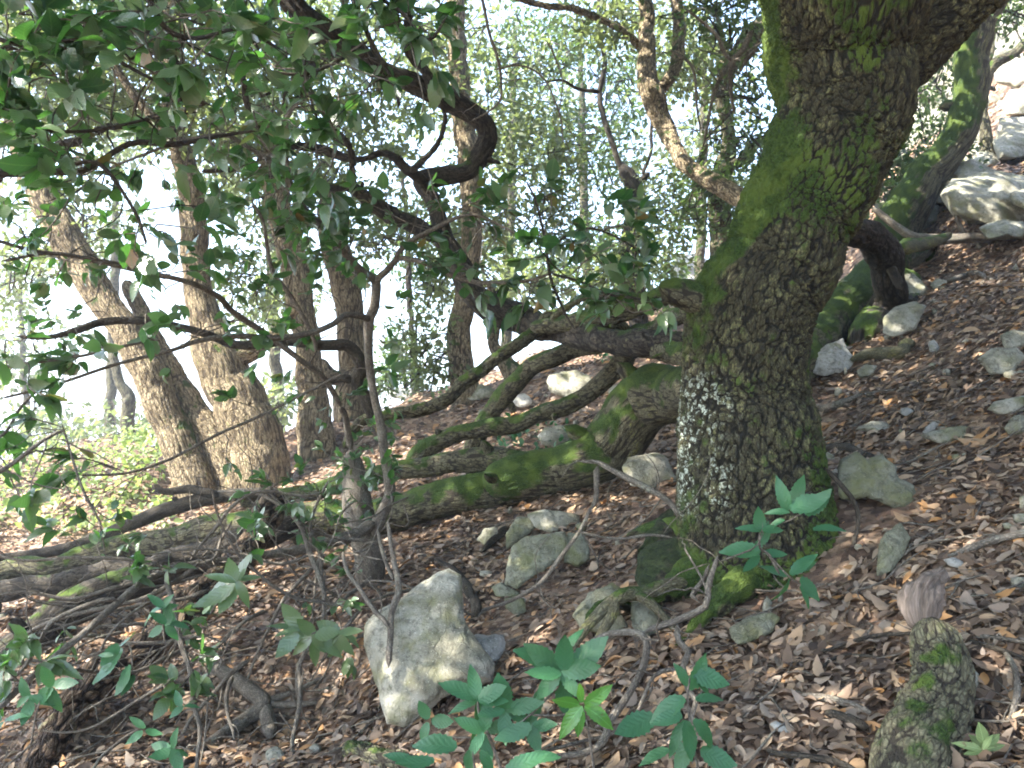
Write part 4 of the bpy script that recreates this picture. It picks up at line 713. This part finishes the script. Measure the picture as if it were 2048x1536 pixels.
twiggy('dead_branch', 'grey dead branch standing out of the bottom edge and arching right of the wedge stone', 'fallen branch', [
    ('stem', [(1040, 1545, 10), (1090, 1518, 11), (1174, 1507, 13), (1212, 1483, 15), (1225, 1438, 15), (1260, 1380, 14), (1290, 1318, 15), (1284, 1268, 14), (1215, 1270, 14), (1157, 1308, 13), (1119, 1346, 12), (1040, 1420, 8)], [1.9, 1.95, 2.1, 2.2, 2.15]),
    ('branch', [(1284, 1266, 12), (1345, 1246, 13), (1358, 1240, 14), (1414, 1212, 14), (1420, 1172, 12), (1440, 1108, 9)], [2.2, 2.2]),
    ('branch', [(1355, 1245, 14), (1362, 1285, 13), (1379, 1305, 13), (1365, 1335, 12), (1372, 1380, 12), (1388, 1404, 10), (1379, 1438, 9), (1400, 1480, 6)], [2.2, 2.0]),
    ('branch', [(1400, 1206, 10), (1380, 1196, 10), (1408, 1160, 9), (1420, 1130, 7)], [2.2, 2.25]),
    ('branch', [(1365, 1335, 9), (1310, 1350, 8), (1270, 1430, 8), (1230, 1490, 7)], [2.1, 2.0]),
    ('branch', [(1225, 1470, 8), (1160, 1480, 8), (1100, 1492, 7), (1060, 1500, 6)], [2.05, 1.95])], B_TWIG, skel=False, extra=10, seed=10)
twiggy('dead_twig', 'thin arching twig crossing in front of the cracked grey slab', 'twig', [
    ('stem', [(1183, 1010, 7), (1160, 1060, 7), (1140, 1089, 8), (1110, 1130, 9), (1082, 1164, 9), (1027, 1198, 8), (969, 1222, 7), (955, 1240, 5)], [2.7, 2.75]),
    ('branch', [(1150, 1062, 5), (1230, 1075, 6), (1300, 1068, 6), (1350, 1075, 4)], [2.7, 2.75]),
    ('branch', [(1078, 1168, 5), (1085, 1200, 4), (1110, 1215, 4), (1128, 1190, 3)], [2.7, 2.7]),
    ('branch', [(955, 1235, 5), (880, 1200, 5), (800, 1165, 5), (720, 1160, 4)], [2.75, 2.8])], B_TWIG, skel=False, extra=8, seed=11)
twiggy('dead_twig', 'grey forked stick standing against the bend of the forked mossy trunk', 'twig', [
    ('stem', [(1395, 1080, 8), (1340, 1012, 12), (1282, 972, 13), (1225, 940, 11), (1197, 924, 9), (1160, 922, 6)], [3.0, 3.3]),
    ('branch', [(1197, 930, 13), (1196, 965, 12), (1193, 1000, 10), (1180, 1025, 7)], 3.25)], B_TWIG, skel=False, extra=5, seed=12)
twiggy('dead_twig', 'two lichened sticks leaning against the largest boulder', 'twig', [
    ('stem', [(777, 1336, 13), (780, 1270, 13), (780, 1222, 13), (797, 1178, 13), (792, 1130, 11), (783, 1085, 9), (775, 1040, 7)], [2.45, 2.8]),
    ('branch', [(775, 1256, 9), (750, 1228, 10), (722, 1181, 9), (700, 1145, 8), (690, 1100, 7)], [2.5, 2.8]),
    ('branch', [(785, 1160, 9), (770, 1120, 8), (758, 1060, 7)], [2.7, 2.85])], B_TWIG, skel=False, extra=6, seed=13)
twiggy('root', 'thin dark root hanging beside the stepped grey rock', 'root', [
    ('stem', [(1650, 935, 9), (1680, 965, 10), (1712, 1005, 10), (1718, 1045, 9), (1708, 1090, 9), (1715, 1130, 8), (1722, 1160, 6)], [2.85, 2.7])], B_DARK, skel=False, seed=14)
# ------------------------------------------------------------------ sprays of leaves on the near twigs
allp = np.concatenate([c for c, r, t in SK]); own = np.concatenate([np.full(len(c), i) for i, (c, r, t) in enumerate(SK)]); apix = None
def to_px(v):
    cz = v[:, 1] * cp + v[:, 2] * sp; return 1024 + FPX * v[:, 0] / cz, 768 - FPX * (v[:, 2] * cp - v[:, 1] * sp) / cz
trees = []
for c, r, t in SK:
    if t not in trees: trees.append(t)
tgeo = {t: (Geo(), Geo()) for t in trees}
rng = np.random.default_rng(21)
APX, APY = to_px(allp)
def spray(px, py, n, size, rg, flat=0.5, maxd=260):
    d2 = (APX - px) ** 2 + (APY - py) ** 2; cand = np.argsort(d2)[:40]; i = cand[rg.integers(0, 40)]; base = allp[i]
    if math.sqrt(d2[i]) > maxd: return
    Y = base[1] + rg.uniform(-0.22, 0.12); q = P(px, py, max(1.15, Y)); t = SK[own[i]][2]; gt, gl = tgeo[t]
    ln = np.linalg.norm(q - base); mid1 = base * 0.65 + q * 0.35 + rg.normal(size=3) * 0.08 * ln + np.array([0, 0, 0.05 * ln]); mid2 = base * .3 + q * .7 + rg.normal(size=3) * 0.06 * ln
    tube(gt, [base, mid1, mid2, q], [0.0028, 0.0022, 0.0018, 0.0012], 0.03, 5, 1, lump=.1)
    whorl(gl, q, q - mid2, n, size, rg, flat=flat)
    m = rg.integers(0, 4)
    if m: whorl(gl, mid2, q - mid1, m, size * 0.85, rg, flat=flat)
dens = [(0, 0, 420, 170, 30, 1), (420, 0, 560, 120, 12, .95), (560, 0, 960, 90, 20, .95), (0, 170, 330, 330, 24, .9), (330, 120, 720, 300, 32, .85), (720, 120, 900, 250, 4, 1), (150, 330, 420, 560, 16, .8), (0, 330, 150, 620, 12, .8), (420, 300, 740, 470, 46, .9), (560, 400, 740, 560, 26, .9),
        (420, 470, 700, 700, 22, .8), (200, 560, 420, 760, 8, 1), (0, 620, 200, 780, 12, .9), (0, 780, 160, 1060, 9, 1), (740, 360, 960, 560, 18, .8), (960, 350, 1340, 640, 44, 1), (440, 720, 640, 800, 6, .8), (620, 820, 800, 980, 26, .7), (560, 960, 740, 1150, 16, .7), (400, 900, 620, 1060, 10, .7), (260, 1080, 560, 1260, 6, .8), (0, 1240, 140, 1420, 7, 1), (540, 1190, 720, 1340, 5, .8), (320, 1200, 420, 1420, 8, .9), (700, 590, 900, 800, 7, .9), (150, 1000, 300, 1100, 5, .8)]
for x0, y0, x1, y1, n, sz in dens:
    for _ in range(n):
        spray(rng.uniform(x0, x1), rng.uniform(y0, y1), int(rng.integers(4, 8)), 0.070 * sz * rng.uniform(0.8, 1.25), rng)
for t in trees:
    gt, gl = tgeo[t]
    if gt.n: tag(gt.link('leaf_twigs', B_TWIG, t), kind='stuff')
    if gl.n: gl.link('foliage', F_NEAR, t)
# ------------------------------------------------------------------ seedlings
def seedling(label, stems, lv, mat, Y, size, seed):
    """stems: pixel paths; lv: [(x, y, direction degrees on the picture, length px)]"""
    rg = np.random.default_rng(seed); b, _ = px_path(stems[0], Y); t = empty('oak_seedling', b[0], label, 'seedling')
    g = Geo()
    for s in stems: p, r = px_path(s, Y); tube(g, p, r, 0.01, 7, seed)
    g.link('stem', B_TWIG, t); g = Geo(); Y0 = Y if not isinstance(Y, (list, tuple)) else sum(Y) / len(Y)
    for x, y, a, ln in lv:
        ar = math.radians(a); yy = Y0 + rg.uniform(-.04, .04); p0 = P(x, y, yy); q = P(x + ln * math.cos(ar), y - ln * math.sin(ar), yy + rg.uniform(-.025, .015))
        ax = q - p0; L = np.linalg.norm(ax); no = np.array([0, -0.75, 0.65]) + rg.normal(size=3) * 0.25
        leaves(g, p0[None], ax[None], no[None], L, (T_HI, T_HI2)[rg.integers(0, 2)], rg)
    g.link('foliage', mat, t)
def rnd_leaves(cs, n, ln, seed, lo=0, hi=360):
    rg = np.random.default_rng(seed); return [(x + rg.uniform(-4, 4), y + rg.uniform(-4, 4), lo + (hi - lo) * (k + rg.uniform(-.3, .3)) / n, ln * rg.uniform(.75, 1.15)) for (x, y) in cs for k in range(n)]
seedling('teal green holly leaved seedling in front of the foot of the big oak', [[(1560, 1150, 6), (1538, 1110, 6), (1520, 1095, 5), (1525, 1060, 4), (1580, 1040, 3), (1625, 1010, 3)], [(1538, 1110, 4), (1575, 1150, 4), (1600, 1170, 3)]],
    [(1522, 1066, 100, 52), (1526, 1062, 165, 50), (1525, 1068, 245, 0.1), (1520, 1078, 255, 40), (1524, 1062, 10, 44), (1575, 1022, 105, 66), (1580, 1022, 65, 78), (1580, 1020, 20, 76), (1580, 1025, 175, 50), (1610, 1030, 40, 70), (1625, 1060, 10, 66), (1570, 1040, 190, 42), (1520, 1100, 180, 75), (1515, 1105, 200, 40), (1518, 1108, 240, 52), (1526, 1104, 350, 48), (1525, 1090, 75, 50), (1575, 1152, 165, 60), (1580, 1150, 40, 70), (1578, 1156, 250, 58), (1600, 1155, 310, 60), (1600, 1172, 300, 50), (1590, 1140, 20, 56)], F_SEED, 2.25, 0.07, 1)
seedling('spreading leafy seedling at the bottom centre, right of the largest boulder', [[(1010, 1560, 7), (985, 1490, 7), (960, 1430, 6), (955, 1400, 5)], [(985, 1490, 5), (1060, 1430, 5), (1120, 1370, 5)], [(1060, 1430, 5), (1120, 1430, 4), (1165, 1415, 4)], [(1000, 1540, 5), (1080, 1500, 5), (1150, 1460, 4)]],
    rnd_leaves([(955, 1398)], 6, 84, 2, -20, 320) + rnd_leaves([(1125, 1345)], 8, 84, 3) + rnd_leaves([(968, 1462), (1060, 1450)], 5, 70, 4) + rnd_leaves([(1010, 1420)], 4, 72, 14) + rnd_leaves([(860, 1440)], 3, 56, 5) + [(1125, 1310, 60, 66), (1130, 1335, 160, 110), (1140, 1335, 30, 95)], F_SEED, 1.95, 0.07, 2)
seedling('bright green broad leaved sprig at the bottom centre', [[(1190, 1560, 5), (1180, 1480, 5), (1165, 1412, 4)]],
    [(1165, 1412, 225, 78), (1163, 1412, 262, 66), (1168, 1412, 330, 74), (1168, 1408, 25, 62), (1165, 1405, 110, 42), (1160, 1410, 165, 60)], leaf_mat('bright_green_leaf', [(0, (0.05, 0.16, 0.03)), (1, (0.09, 0.23, 0.04))], 0.25, (0.2, 0.5, 0.06), rough=0.3), 1.75, 0.08, 3)
seedling('glossy leafy sprig on the grey dead branch at the bottom, left of the corner log', [[(1400, 1560, 6), (1385, 1480, 5), (1375, 1400, 5), (1380, 1350, 4)]],
    [(1376, 1380, 55, 78), (1376, 1372, 120, 50), (1385, 1345, 340, 72), (1392, 1350, 300, 46), (1370, 1395, 210, 80), (1372, 1440, 280, 86), (1372, 1440, 240, 80), (1385, 1440, 320, 80), (1380, 1480, 250, 76), (1390, 1400, 10, 60), (1365, 1430, 190, 62), (1310, 1430, 210, 90), (1340, 1500, 200, 70), (1400, 1500, 330, 70)], F_SEED, 1.7, 0.08, 4)
seedling('large leaves of a seedling cut by the bottom edge', [[(960, 1600, 5), (950, 1540, 5), (945, 1500, 4)]], [(940, 1500, 260, 60), (960, 1500, 300, 70), (915, 1495, 170, 95), (1010, 1540, 20, 90), (870, 1520, 190, 80), (1050, 1520, 10, 70), (830, 1525, 160, 60)], F_SEED, 1.65, 0.08, 5)
seedling('drooping green leaf cluster left of the largest boulder', [[(600, 1330, 7), (620, 1275, 6), (640, 1262, 5)], [(620, 1275, 5), (680, 1262, 4), (705, 1240, 4)]],
    rnd_leaves([(628, 1270)], 8, 62, 7, 120, 400) + rnd_leaves([(682, 1268)], 7, 52, 8, 150, 400) + rnd_leaves([(600, 1262)], 4, 62, 9, 120, 250), F_NEAR, 2.55, 0.07, 6)
seedling('curled leaf sprig above the rotting brown log', [[(420, 1230, 5), (450, 1180, 5), (470, 1160, 4)]], rnd_leaves([(472, 1162)], 7, 58, 10) + [(468, 1172, 215, 80)], F_NEAR, 2.5, 0.07, 7)
seedling('drooping leaves beside the hanging twig at lower left', [[(330, 1290, 4), (325, 1240, 4), (322, 1205, 3)]], rnd_leaves([(325, 1215), (330, 1250)], 5, 46, 11), F_SEED, 2.5, 0.06, 8)
seedling('narrow wavy leaves low on the left over the rotting log', [[(265, 1345, 4), (262, 1300, 4), (250, 1280, 3)]], [(245, 1295, 240, 90), (240, 1290, 20, 40), (238, 1288, 230, 50), (262, 1330, 250, 66), (270, 1350, 235, 50), (225, 1330, 210, 40), (228, 1310, 180, 36)], F_SEED, 2.35, 0.06, 9)
seedling('dark glossy leaves in the bottom left corner', [[(60, 1500, 4), (70, 1440, 4), (80, 1400, 3)]], rnd_leaves([(60, 1395), (105, 1370)], 4, 56, 12, 130, 420) + rnd_leaves([(5, 1440)], 3, 56, 13), F_SEED, 2.2, 0.07, 10)
seedling('pale sage green seedling between the two bottom right logs', [[(1960, 1540, 6), (1962, 1510, 5), (1965, 1495, 4)]], [(1965, 1500, 165, 54), (1965, 1495, 140, 40), (1968, 1490, 100, 46), (1972, 1492, 40, 42), (1970, 1498, 10, 40), (1966, 1500, 60, 38), (1962, 1502, 190, 36)], F_SAGE, 1.66, 0.05, 11)
seedling('small sprig of dark leaves at the bottom, below the forked branch', [[(340, 1560, 4), (350, 1510, 4), (350, 1480, 3)]], rnd_leaves([(345, 1500)], 5, 44, 15) + rnd_leaves([(290, 1460)], 3, 36, 16) + rnd_leaves([(365, 1415)], 3, 36, 17), F_SEED, 2.2, 0.06, 12)
# ------------------------------------------------------------------ background crowns
def crown(parent, blobs, mat, size, seed, tm=T_LO, twigs=True, name='crown', spread=0.22, per=26):
    """blobs: (px, py, rx, ry, depth, depth extent m, leaf count) — leaf clumps through each blob's volume"""
    rg = np.random.default_rng(seed); gl = Geo(); gt = Geo()
    for (px, py, rx, ry, Y, dz, n) in blobs:
        m = max(3, n // per); u = randdir(rg, m) * (rg.random(m) ** (1 / 3))[:, None]
        cc = np.array([P(px + rx * a[0], py - ry * a[2], Y + dz * a[1]) for a in u])
        k = rg.integers(0, m, n); dr = nrm(rg.normal(size=(n, 3)) + np.array([0, 0, 0.2])); rr = rg.random(n) ** 0.5 * spread
        pos = cc[k] + dr * rr[:, None] * np.array([1, 1, 0.75]); ax = nrm(dr + rg.normal(size=(n, 3)) * 0.6 + np.array([0, 0, -0.25])); no = rg.normal(size=(n, 3)) * 0.6 + np.array([0, 0, 1.0])
        cl = rg.random(m); lr = np.clip(cl[k] * 0.6 + rg.random(n) * 0.4, 0, 1)
        leaves(gl, pos, ax, no, size * rg.uniform(0.7, 1.3, n), tm, rg, lr)
        if twigs:
            bc = cc.mean(0)
            for j in rg.choice(m, min(m, 26), replace=False):
                j2 = np.argsort(np.linalg.norm(cc - cc[j], axis=1))[min(m - 1, 4)]; st = bc * 0.4 + cc[j2] * 0.6
                md = (st + cc[j]) / 2 + rg.normal(size=3) * 0.12; tube(gt, [st, md, cc[j]], [0.012, 0.008, 0.003], 0.08, 5, 1, lump=.1)
    if gt.n: tag(gt.link('twigs', B_DARK, parent), kind='stuff')
    gl.link(name, mat, parent)
crown(BG['F3'], [(160, 40, 240, 80, 4.6, .5, 260), (420, 40, 200, 80, 4.8, .5, 260), (620, 150, 160, 90, 5.0, .5, 260)], F_NEAR, 0.055, 99, tm=T_MID, spread=.16, per=14)
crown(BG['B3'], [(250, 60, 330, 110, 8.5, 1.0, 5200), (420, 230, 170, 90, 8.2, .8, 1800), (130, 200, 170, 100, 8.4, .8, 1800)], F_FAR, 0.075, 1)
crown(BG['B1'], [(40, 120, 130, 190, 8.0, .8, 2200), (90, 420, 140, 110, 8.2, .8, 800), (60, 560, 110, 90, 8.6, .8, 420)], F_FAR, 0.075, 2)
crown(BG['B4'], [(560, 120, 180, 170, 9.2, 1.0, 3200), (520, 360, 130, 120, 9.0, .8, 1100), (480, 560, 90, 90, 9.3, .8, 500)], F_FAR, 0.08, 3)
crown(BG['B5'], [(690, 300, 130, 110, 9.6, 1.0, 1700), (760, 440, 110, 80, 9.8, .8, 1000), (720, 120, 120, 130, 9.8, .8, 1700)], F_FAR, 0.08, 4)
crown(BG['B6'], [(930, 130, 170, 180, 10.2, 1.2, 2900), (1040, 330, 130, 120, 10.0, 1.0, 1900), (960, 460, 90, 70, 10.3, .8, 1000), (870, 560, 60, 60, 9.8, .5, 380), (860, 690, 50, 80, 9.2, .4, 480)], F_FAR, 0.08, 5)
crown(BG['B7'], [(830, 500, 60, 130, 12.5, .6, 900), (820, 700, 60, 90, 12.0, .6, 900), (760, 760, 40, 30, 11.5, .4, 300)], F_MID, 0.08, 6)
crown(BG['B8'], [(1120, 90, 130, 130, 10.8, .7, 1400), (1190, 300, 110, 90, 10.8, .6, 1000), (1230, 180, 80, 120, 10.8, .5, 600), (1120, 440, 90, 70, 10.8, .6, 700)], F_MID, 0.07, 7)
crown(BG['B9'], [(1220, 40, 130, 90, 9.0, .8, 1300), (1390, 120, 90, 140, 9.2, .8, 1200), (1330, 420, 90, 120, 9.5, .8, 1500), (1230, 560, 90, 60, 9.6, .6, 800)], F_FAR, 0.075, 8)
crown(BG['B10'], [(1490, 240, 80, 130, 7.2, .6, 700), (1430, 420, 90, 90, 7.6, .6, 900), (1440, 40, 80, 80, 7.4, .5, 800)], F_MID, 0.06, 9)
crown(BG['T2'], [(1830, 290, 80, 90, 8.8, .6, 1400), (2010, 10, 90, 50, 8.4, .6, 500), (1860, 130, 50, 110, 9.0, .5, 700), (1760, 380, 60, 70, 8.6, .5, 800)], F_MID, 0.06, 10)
crown(BG['T2b'], [(2020, 60, 50, 60, 9.0, .3, 150), (1900, 330, 40, 50, 8.4, .3, 300)], F_MID, 0.06, 11)
crown(BG['M1'], [(1200, 700, 40, 30, 6.0, .3, 140)], F_SEED, 0.04, 111, twigs=False, name='ivy') if False else None
# trees beyond the crest: trunk, limbs and crown of their own
def far_tree(label, px, base, top, Y, w_, blobs, mat, size, seed, lean=0, thin=1):
    t = bg_tree(label, [('trunk', [(px + lean, top, w_ * .5), (px + lean * .6, (top + base) / 2, w_ * .8), (px, base, w_)], Y)], B_LOW, 0.2, group=None)
    crown(t, blobs, mat, size, seed, spread=0.4); return t
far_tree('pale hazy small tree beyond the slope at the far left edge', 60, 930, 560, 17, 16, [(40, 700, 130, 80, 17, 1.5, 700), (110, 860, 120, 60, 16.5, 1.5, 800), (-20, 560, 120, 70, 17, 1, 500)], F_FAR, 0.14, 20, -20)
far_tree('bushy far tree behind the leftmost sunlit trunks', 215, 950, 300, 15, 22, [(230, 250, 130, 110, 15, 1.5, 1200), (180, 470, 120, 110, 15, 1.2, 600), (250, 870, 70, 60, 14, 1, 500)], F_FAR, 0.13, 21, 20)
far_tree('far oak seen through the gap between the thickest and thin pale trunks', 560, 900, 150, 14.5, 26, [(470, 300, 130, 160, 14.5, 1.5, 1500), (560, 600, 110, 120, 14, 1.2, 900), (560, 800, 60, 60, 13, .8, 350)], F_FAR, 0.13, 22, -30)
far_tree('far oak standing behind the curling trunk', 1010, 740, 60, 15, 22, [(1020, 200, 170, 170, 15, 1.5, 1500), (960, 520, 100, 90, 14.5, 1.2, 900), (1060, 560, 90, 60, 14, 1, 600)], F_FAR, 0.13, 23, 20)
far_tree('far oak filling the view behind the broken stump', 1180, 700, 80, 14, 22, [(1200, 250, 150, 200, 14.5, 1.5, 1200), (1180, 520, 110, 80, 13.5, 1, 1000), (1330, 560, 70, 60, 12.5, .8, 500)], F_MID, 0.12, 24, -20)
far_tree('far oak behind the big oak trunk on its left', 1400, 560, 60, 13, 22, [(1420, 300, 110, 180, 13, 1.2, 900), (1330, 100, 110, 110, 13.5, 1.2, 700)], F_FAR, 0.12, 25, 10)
0 and far_tree('far oak on the crag behind the leaning oak', 1850, 300, -60, 14, 20, [(1820, 120, 110, 150, 14, 1.2, 1500), (2000, -20, 120, 90, 14, 1.2, 1000)], F_MID, 0.12, 26, 10)
# ------------------------------------------------------------------ tree crowns overhead, above the picture's top edge, that shade the slope
def overhead(parent, x0, x1, y0, y1, z0, z1, n, seed, size=0.13):
    rg = np.random.default_rng(seed); m = n // 60; c = np.stack([rg.uniform(x0, x1, m), rg.uniform(y0, y1, m), rg.uniform(z0, z1, m)], 1)
    k = rg.integers(0, m, n); pos = c[k] + rg.normal(size=(n, 3)) * np.array([.3, .3, .16]); cz = pos[:, 1] * cp + pos[:, 2] * sp; sy = (pos[:, 2] * cp - pos[:, 1] * sp) / np.maximum(cz, 0.05)
    keep = ((sy > 0.47) | (pos[:, 1] < 0.1)) & (pos[:, 2] > 1.0); pos = pos[keep]; n = len(pos)
    g = Geo(); leaves(g, pos, randdir(rg, n), rg.normal(size=(n, 3)) * .4 + np.array([0, 0, 1]), size * rg.uniform(.7, 1.3, n), T_LO, rg); g.link('crown', F_MID, parent)
overhead(oak, -5.0, 4.5, -2.0, 8.5, 2.2, 6.2, 47000, 31, 0.16)
overhead(CURL, -7.5, -2.0, -2.0, 5.5, 2.4, 5.6, 9000, 32, 0.14)
# ------------------------------------------------------------------ leaf litter, twigs and stones on the ground
def scatter(n, y0, y1, rg, pw=1.0, side=0.90):
    u = rg.random(n); y = (y0 ** (2 - pw) + u * (y1 ** (2 - pw) - y0 ** (2 - pw))) ** (1 / (2 - pw)) if pw != 2 else y0 * (y1 / y0) ** u
    x = rg.uniform(-1, 1, n) * (side * y + 0.3); return x, y
rg = np.random.default_rng(77); g = Geo()
for n, y0, y1, tms, sz, hz in ((64000, 1.1, 4.2, (T_L1, T_L1, T_L2, T_L3), 0.050, 0.026), (64000, 4.0, 8.0, (T_LL,), 0.058, 0.03), (42000, 7.8, 15.0, (T_LO,), 0.085, 0.03), (70000, 1.1, 6.5, (T_FR,), 0.020, 0.016)):
    x, y = scatter(n, y0, y1, rg); p = np.stack([x, y], 1)
    bare = fbm(np.stack([x, y, 0 * x], 1) * 1.3, 3, 15) + 0.25 * fbm(np.stack([x, y, 0 * x], 1) * 6, 2, 16)
    dm = np.hypot((x - 0.86) / 0.48, (y - 2.98) / 0.40)
    keep = (rg.random(n) < np.clip((1.15 + bare * 1.5) if sz > .03 else (.5 - bare), 0.04, 1)) & ((dm > 1) | (rg.random(n) < 0.12)); x, y = x[keep], y[keep]; n = len(x)
    N = gnormal(x, y); z = terrain(x, y) + rg.random(n) ** 1.5 * hz + 0.003
    no = N + rg.normal(size=(n, 3)) * 0.30; ax = rg.normal(size=(n, 3)); ax -= N * (ax * N).sum(1)[:, None]; pos = np.stack([x, y, z], 1)
    big = rg.random(n); s = sz * (0.40 + 0.9 * rg.random(n) ** 1.6) * np.where(big > 0.95, rg.uniform(1.2, 1.75, n), 1.0); k = rg.integers(0, len(tms), n)
    lr = np.clip(rg.random(n) * 0.93 + 0.15 * fbm(pos * 2.5, 2, 6) , 0, 0.9999); lr = np.where((rg.random(n) < 0.05) | ((big > .955) & (rg.random(n) < .6)), rg.uniform(.84, .97, n), lr)
    for i, tm in enumerate(tms):
        m = k == i; leaves(g, pos[m], ax[m], no[m], s[m], tm, rg, lr[m])
tag(g.link('leaf_litter', F_LITTER), 'dry brown oak leaves covering the whole slope', 'leaf litter', kind='stuff')
g = Geo(); x, y = scatter(1500, 1.2, 9, rg)
for a, b in zip(x, y):
    z = float(terrain(a, b)[0]) + 0.022; d = rg.normal(size=2); d /= np.linalg.norm(d); ln = rg.uniform(0.05, 0.28); pp = []
    for s in np.linspace(-.5, .5, 4):
        q = np.array([a, b]) + d * s * ln + rg.normal(size=2) * 0.012; pp.append([q[0], q[1], float(terrain(q[0], q[1])[0]) + 0.022 + rg.uniform(0, .018)])
    tube(g, pp, np.linspace(1, .5, 4) * rg.uniform(0.0015, 0.005), 0.04, 5, 1, lump=.1)
tag(g.link('twig_litter', B_TWIG), 'thin broken twigs strewn through the leaf litter', 'twigs', kind='stuff')
g = Geo(); x, y = scatter(700, 1.3, 12, rg); V0, F0 = ico(1); k = (x > 0.2 * y) | (rg.random(len(x)) < 0.35); x, y = x[k], y[k]
for a, b in zip(x, y):
    s = rg.uniform(0.006, 0.022) * (1 + 0.10 * b) ; V = V0 * rg.uniform(.55, 1.2, 3) * s * (1 + 0.25 * rg.normal(size=(len(V0), 1))); th = rg.uniform(0, 6.28); V = V @ np.array([[math.cos(th), -math.sin(th), 0], [math.sin(th), math.cos(th), 0], [0, 0, 1]])
    V += [a, b, float(terrain(a, b)[0]) + 0.012 + s * .4]; g.add(V, F0, moss=np.zeros(len(V)))
tag(g.link('stone_chips', R_LIME), 'small pale limestone chips strewn over the leaf slope', 'stone chips', kind='stuff')
# ground plants at the sunny left edge and ivy between the stems
def plants(name, label, boxes, mat, size, seed):
    rg = np.random.default_rng(seed); g = Geo()
    for (x0, y0, x1, y1, n, hh) in boxes:
        for _ in range(n // 5):
            q = G(rg.uniform(x0, x1), rg.uniform(y0, y1)); h = rg.uniform(.3, 1) * hh; m = 5
            pos = q + np.array([0, 0, h]) + rg.normal(size=(m, 3)) * size * .8; leaves(g, pos, randdir(rg, m), rg.normal(size=(m, 3)) * .5 + np.array([0, -.3, 1]), size * rg.uniform(.7, 1.2, m), T_MID, rg)
    tag(g.link(name, mat), label, 'undergrowth', kind='stuff')
plants('undergrowth', 'sunlit green undergrowth at the left below the white sky', [(-60, 930, 330, 1080, 900, .15), (-60, 900, 300, 960, 450, .35), (240, 860, 340, 960, 400, .4)], F_PLANT, 0.07, 51)
plants('ivy', 'dark ivy leaves on the ground between the crossing stems', [(1190, 690, 1260, 740, 160, .12), (1000, 860, 1200, 910, 200, .08), (860, 740, 900, 800, 120, .2)], F_SEED, 0.05, 52)

# ------------------------------------------------------------------ thin scattering volume, added to imitate lens glare washing out the background
def glare_veil(x0, x1, y0, y1, z0, z1, dens):
    bm = bmesh.new(); bmesh.ops.create_cube(bm, size=1.0); me = bpy.data.meshes.new('glare_veil'); bm.to_mesh(me); bm.free()
    o = bpy.data.objects.new('glare_veil', me); COL.objects.link(o); o.location = ((x0 + x1) / 2, (y0 + y1) / 2, (z0 + z1) / 2); o.scale = (x1 - x0, y1 - y0, z1 - z0)
    m = bpy.data.materials.new('glare_veil_air'); m.use_nodes = True; t = m.node_tree; t.nodes.clear(); out = t.nodes.new('ShaderNodeOutputMaterial'); v = t.nodes.new('ShaderNodeVolumePrincipled')
    v.inputs['Density'].default_value = dens; v.inputs['Color'].default_value = (0.9, 0.95, 1.0, 1); v.inputs['Anisotropy'].default_value = 0.4; t.links.new(v.outputs[0], out.inputs['Volume'])
    me.materials.append(m); tag(o, 'added air volume that imitates lens glare under the trees', 'glare_veil', kind='stuff')
glare_veil(-705, 505, -65, 905, -16, 22, 0.006)
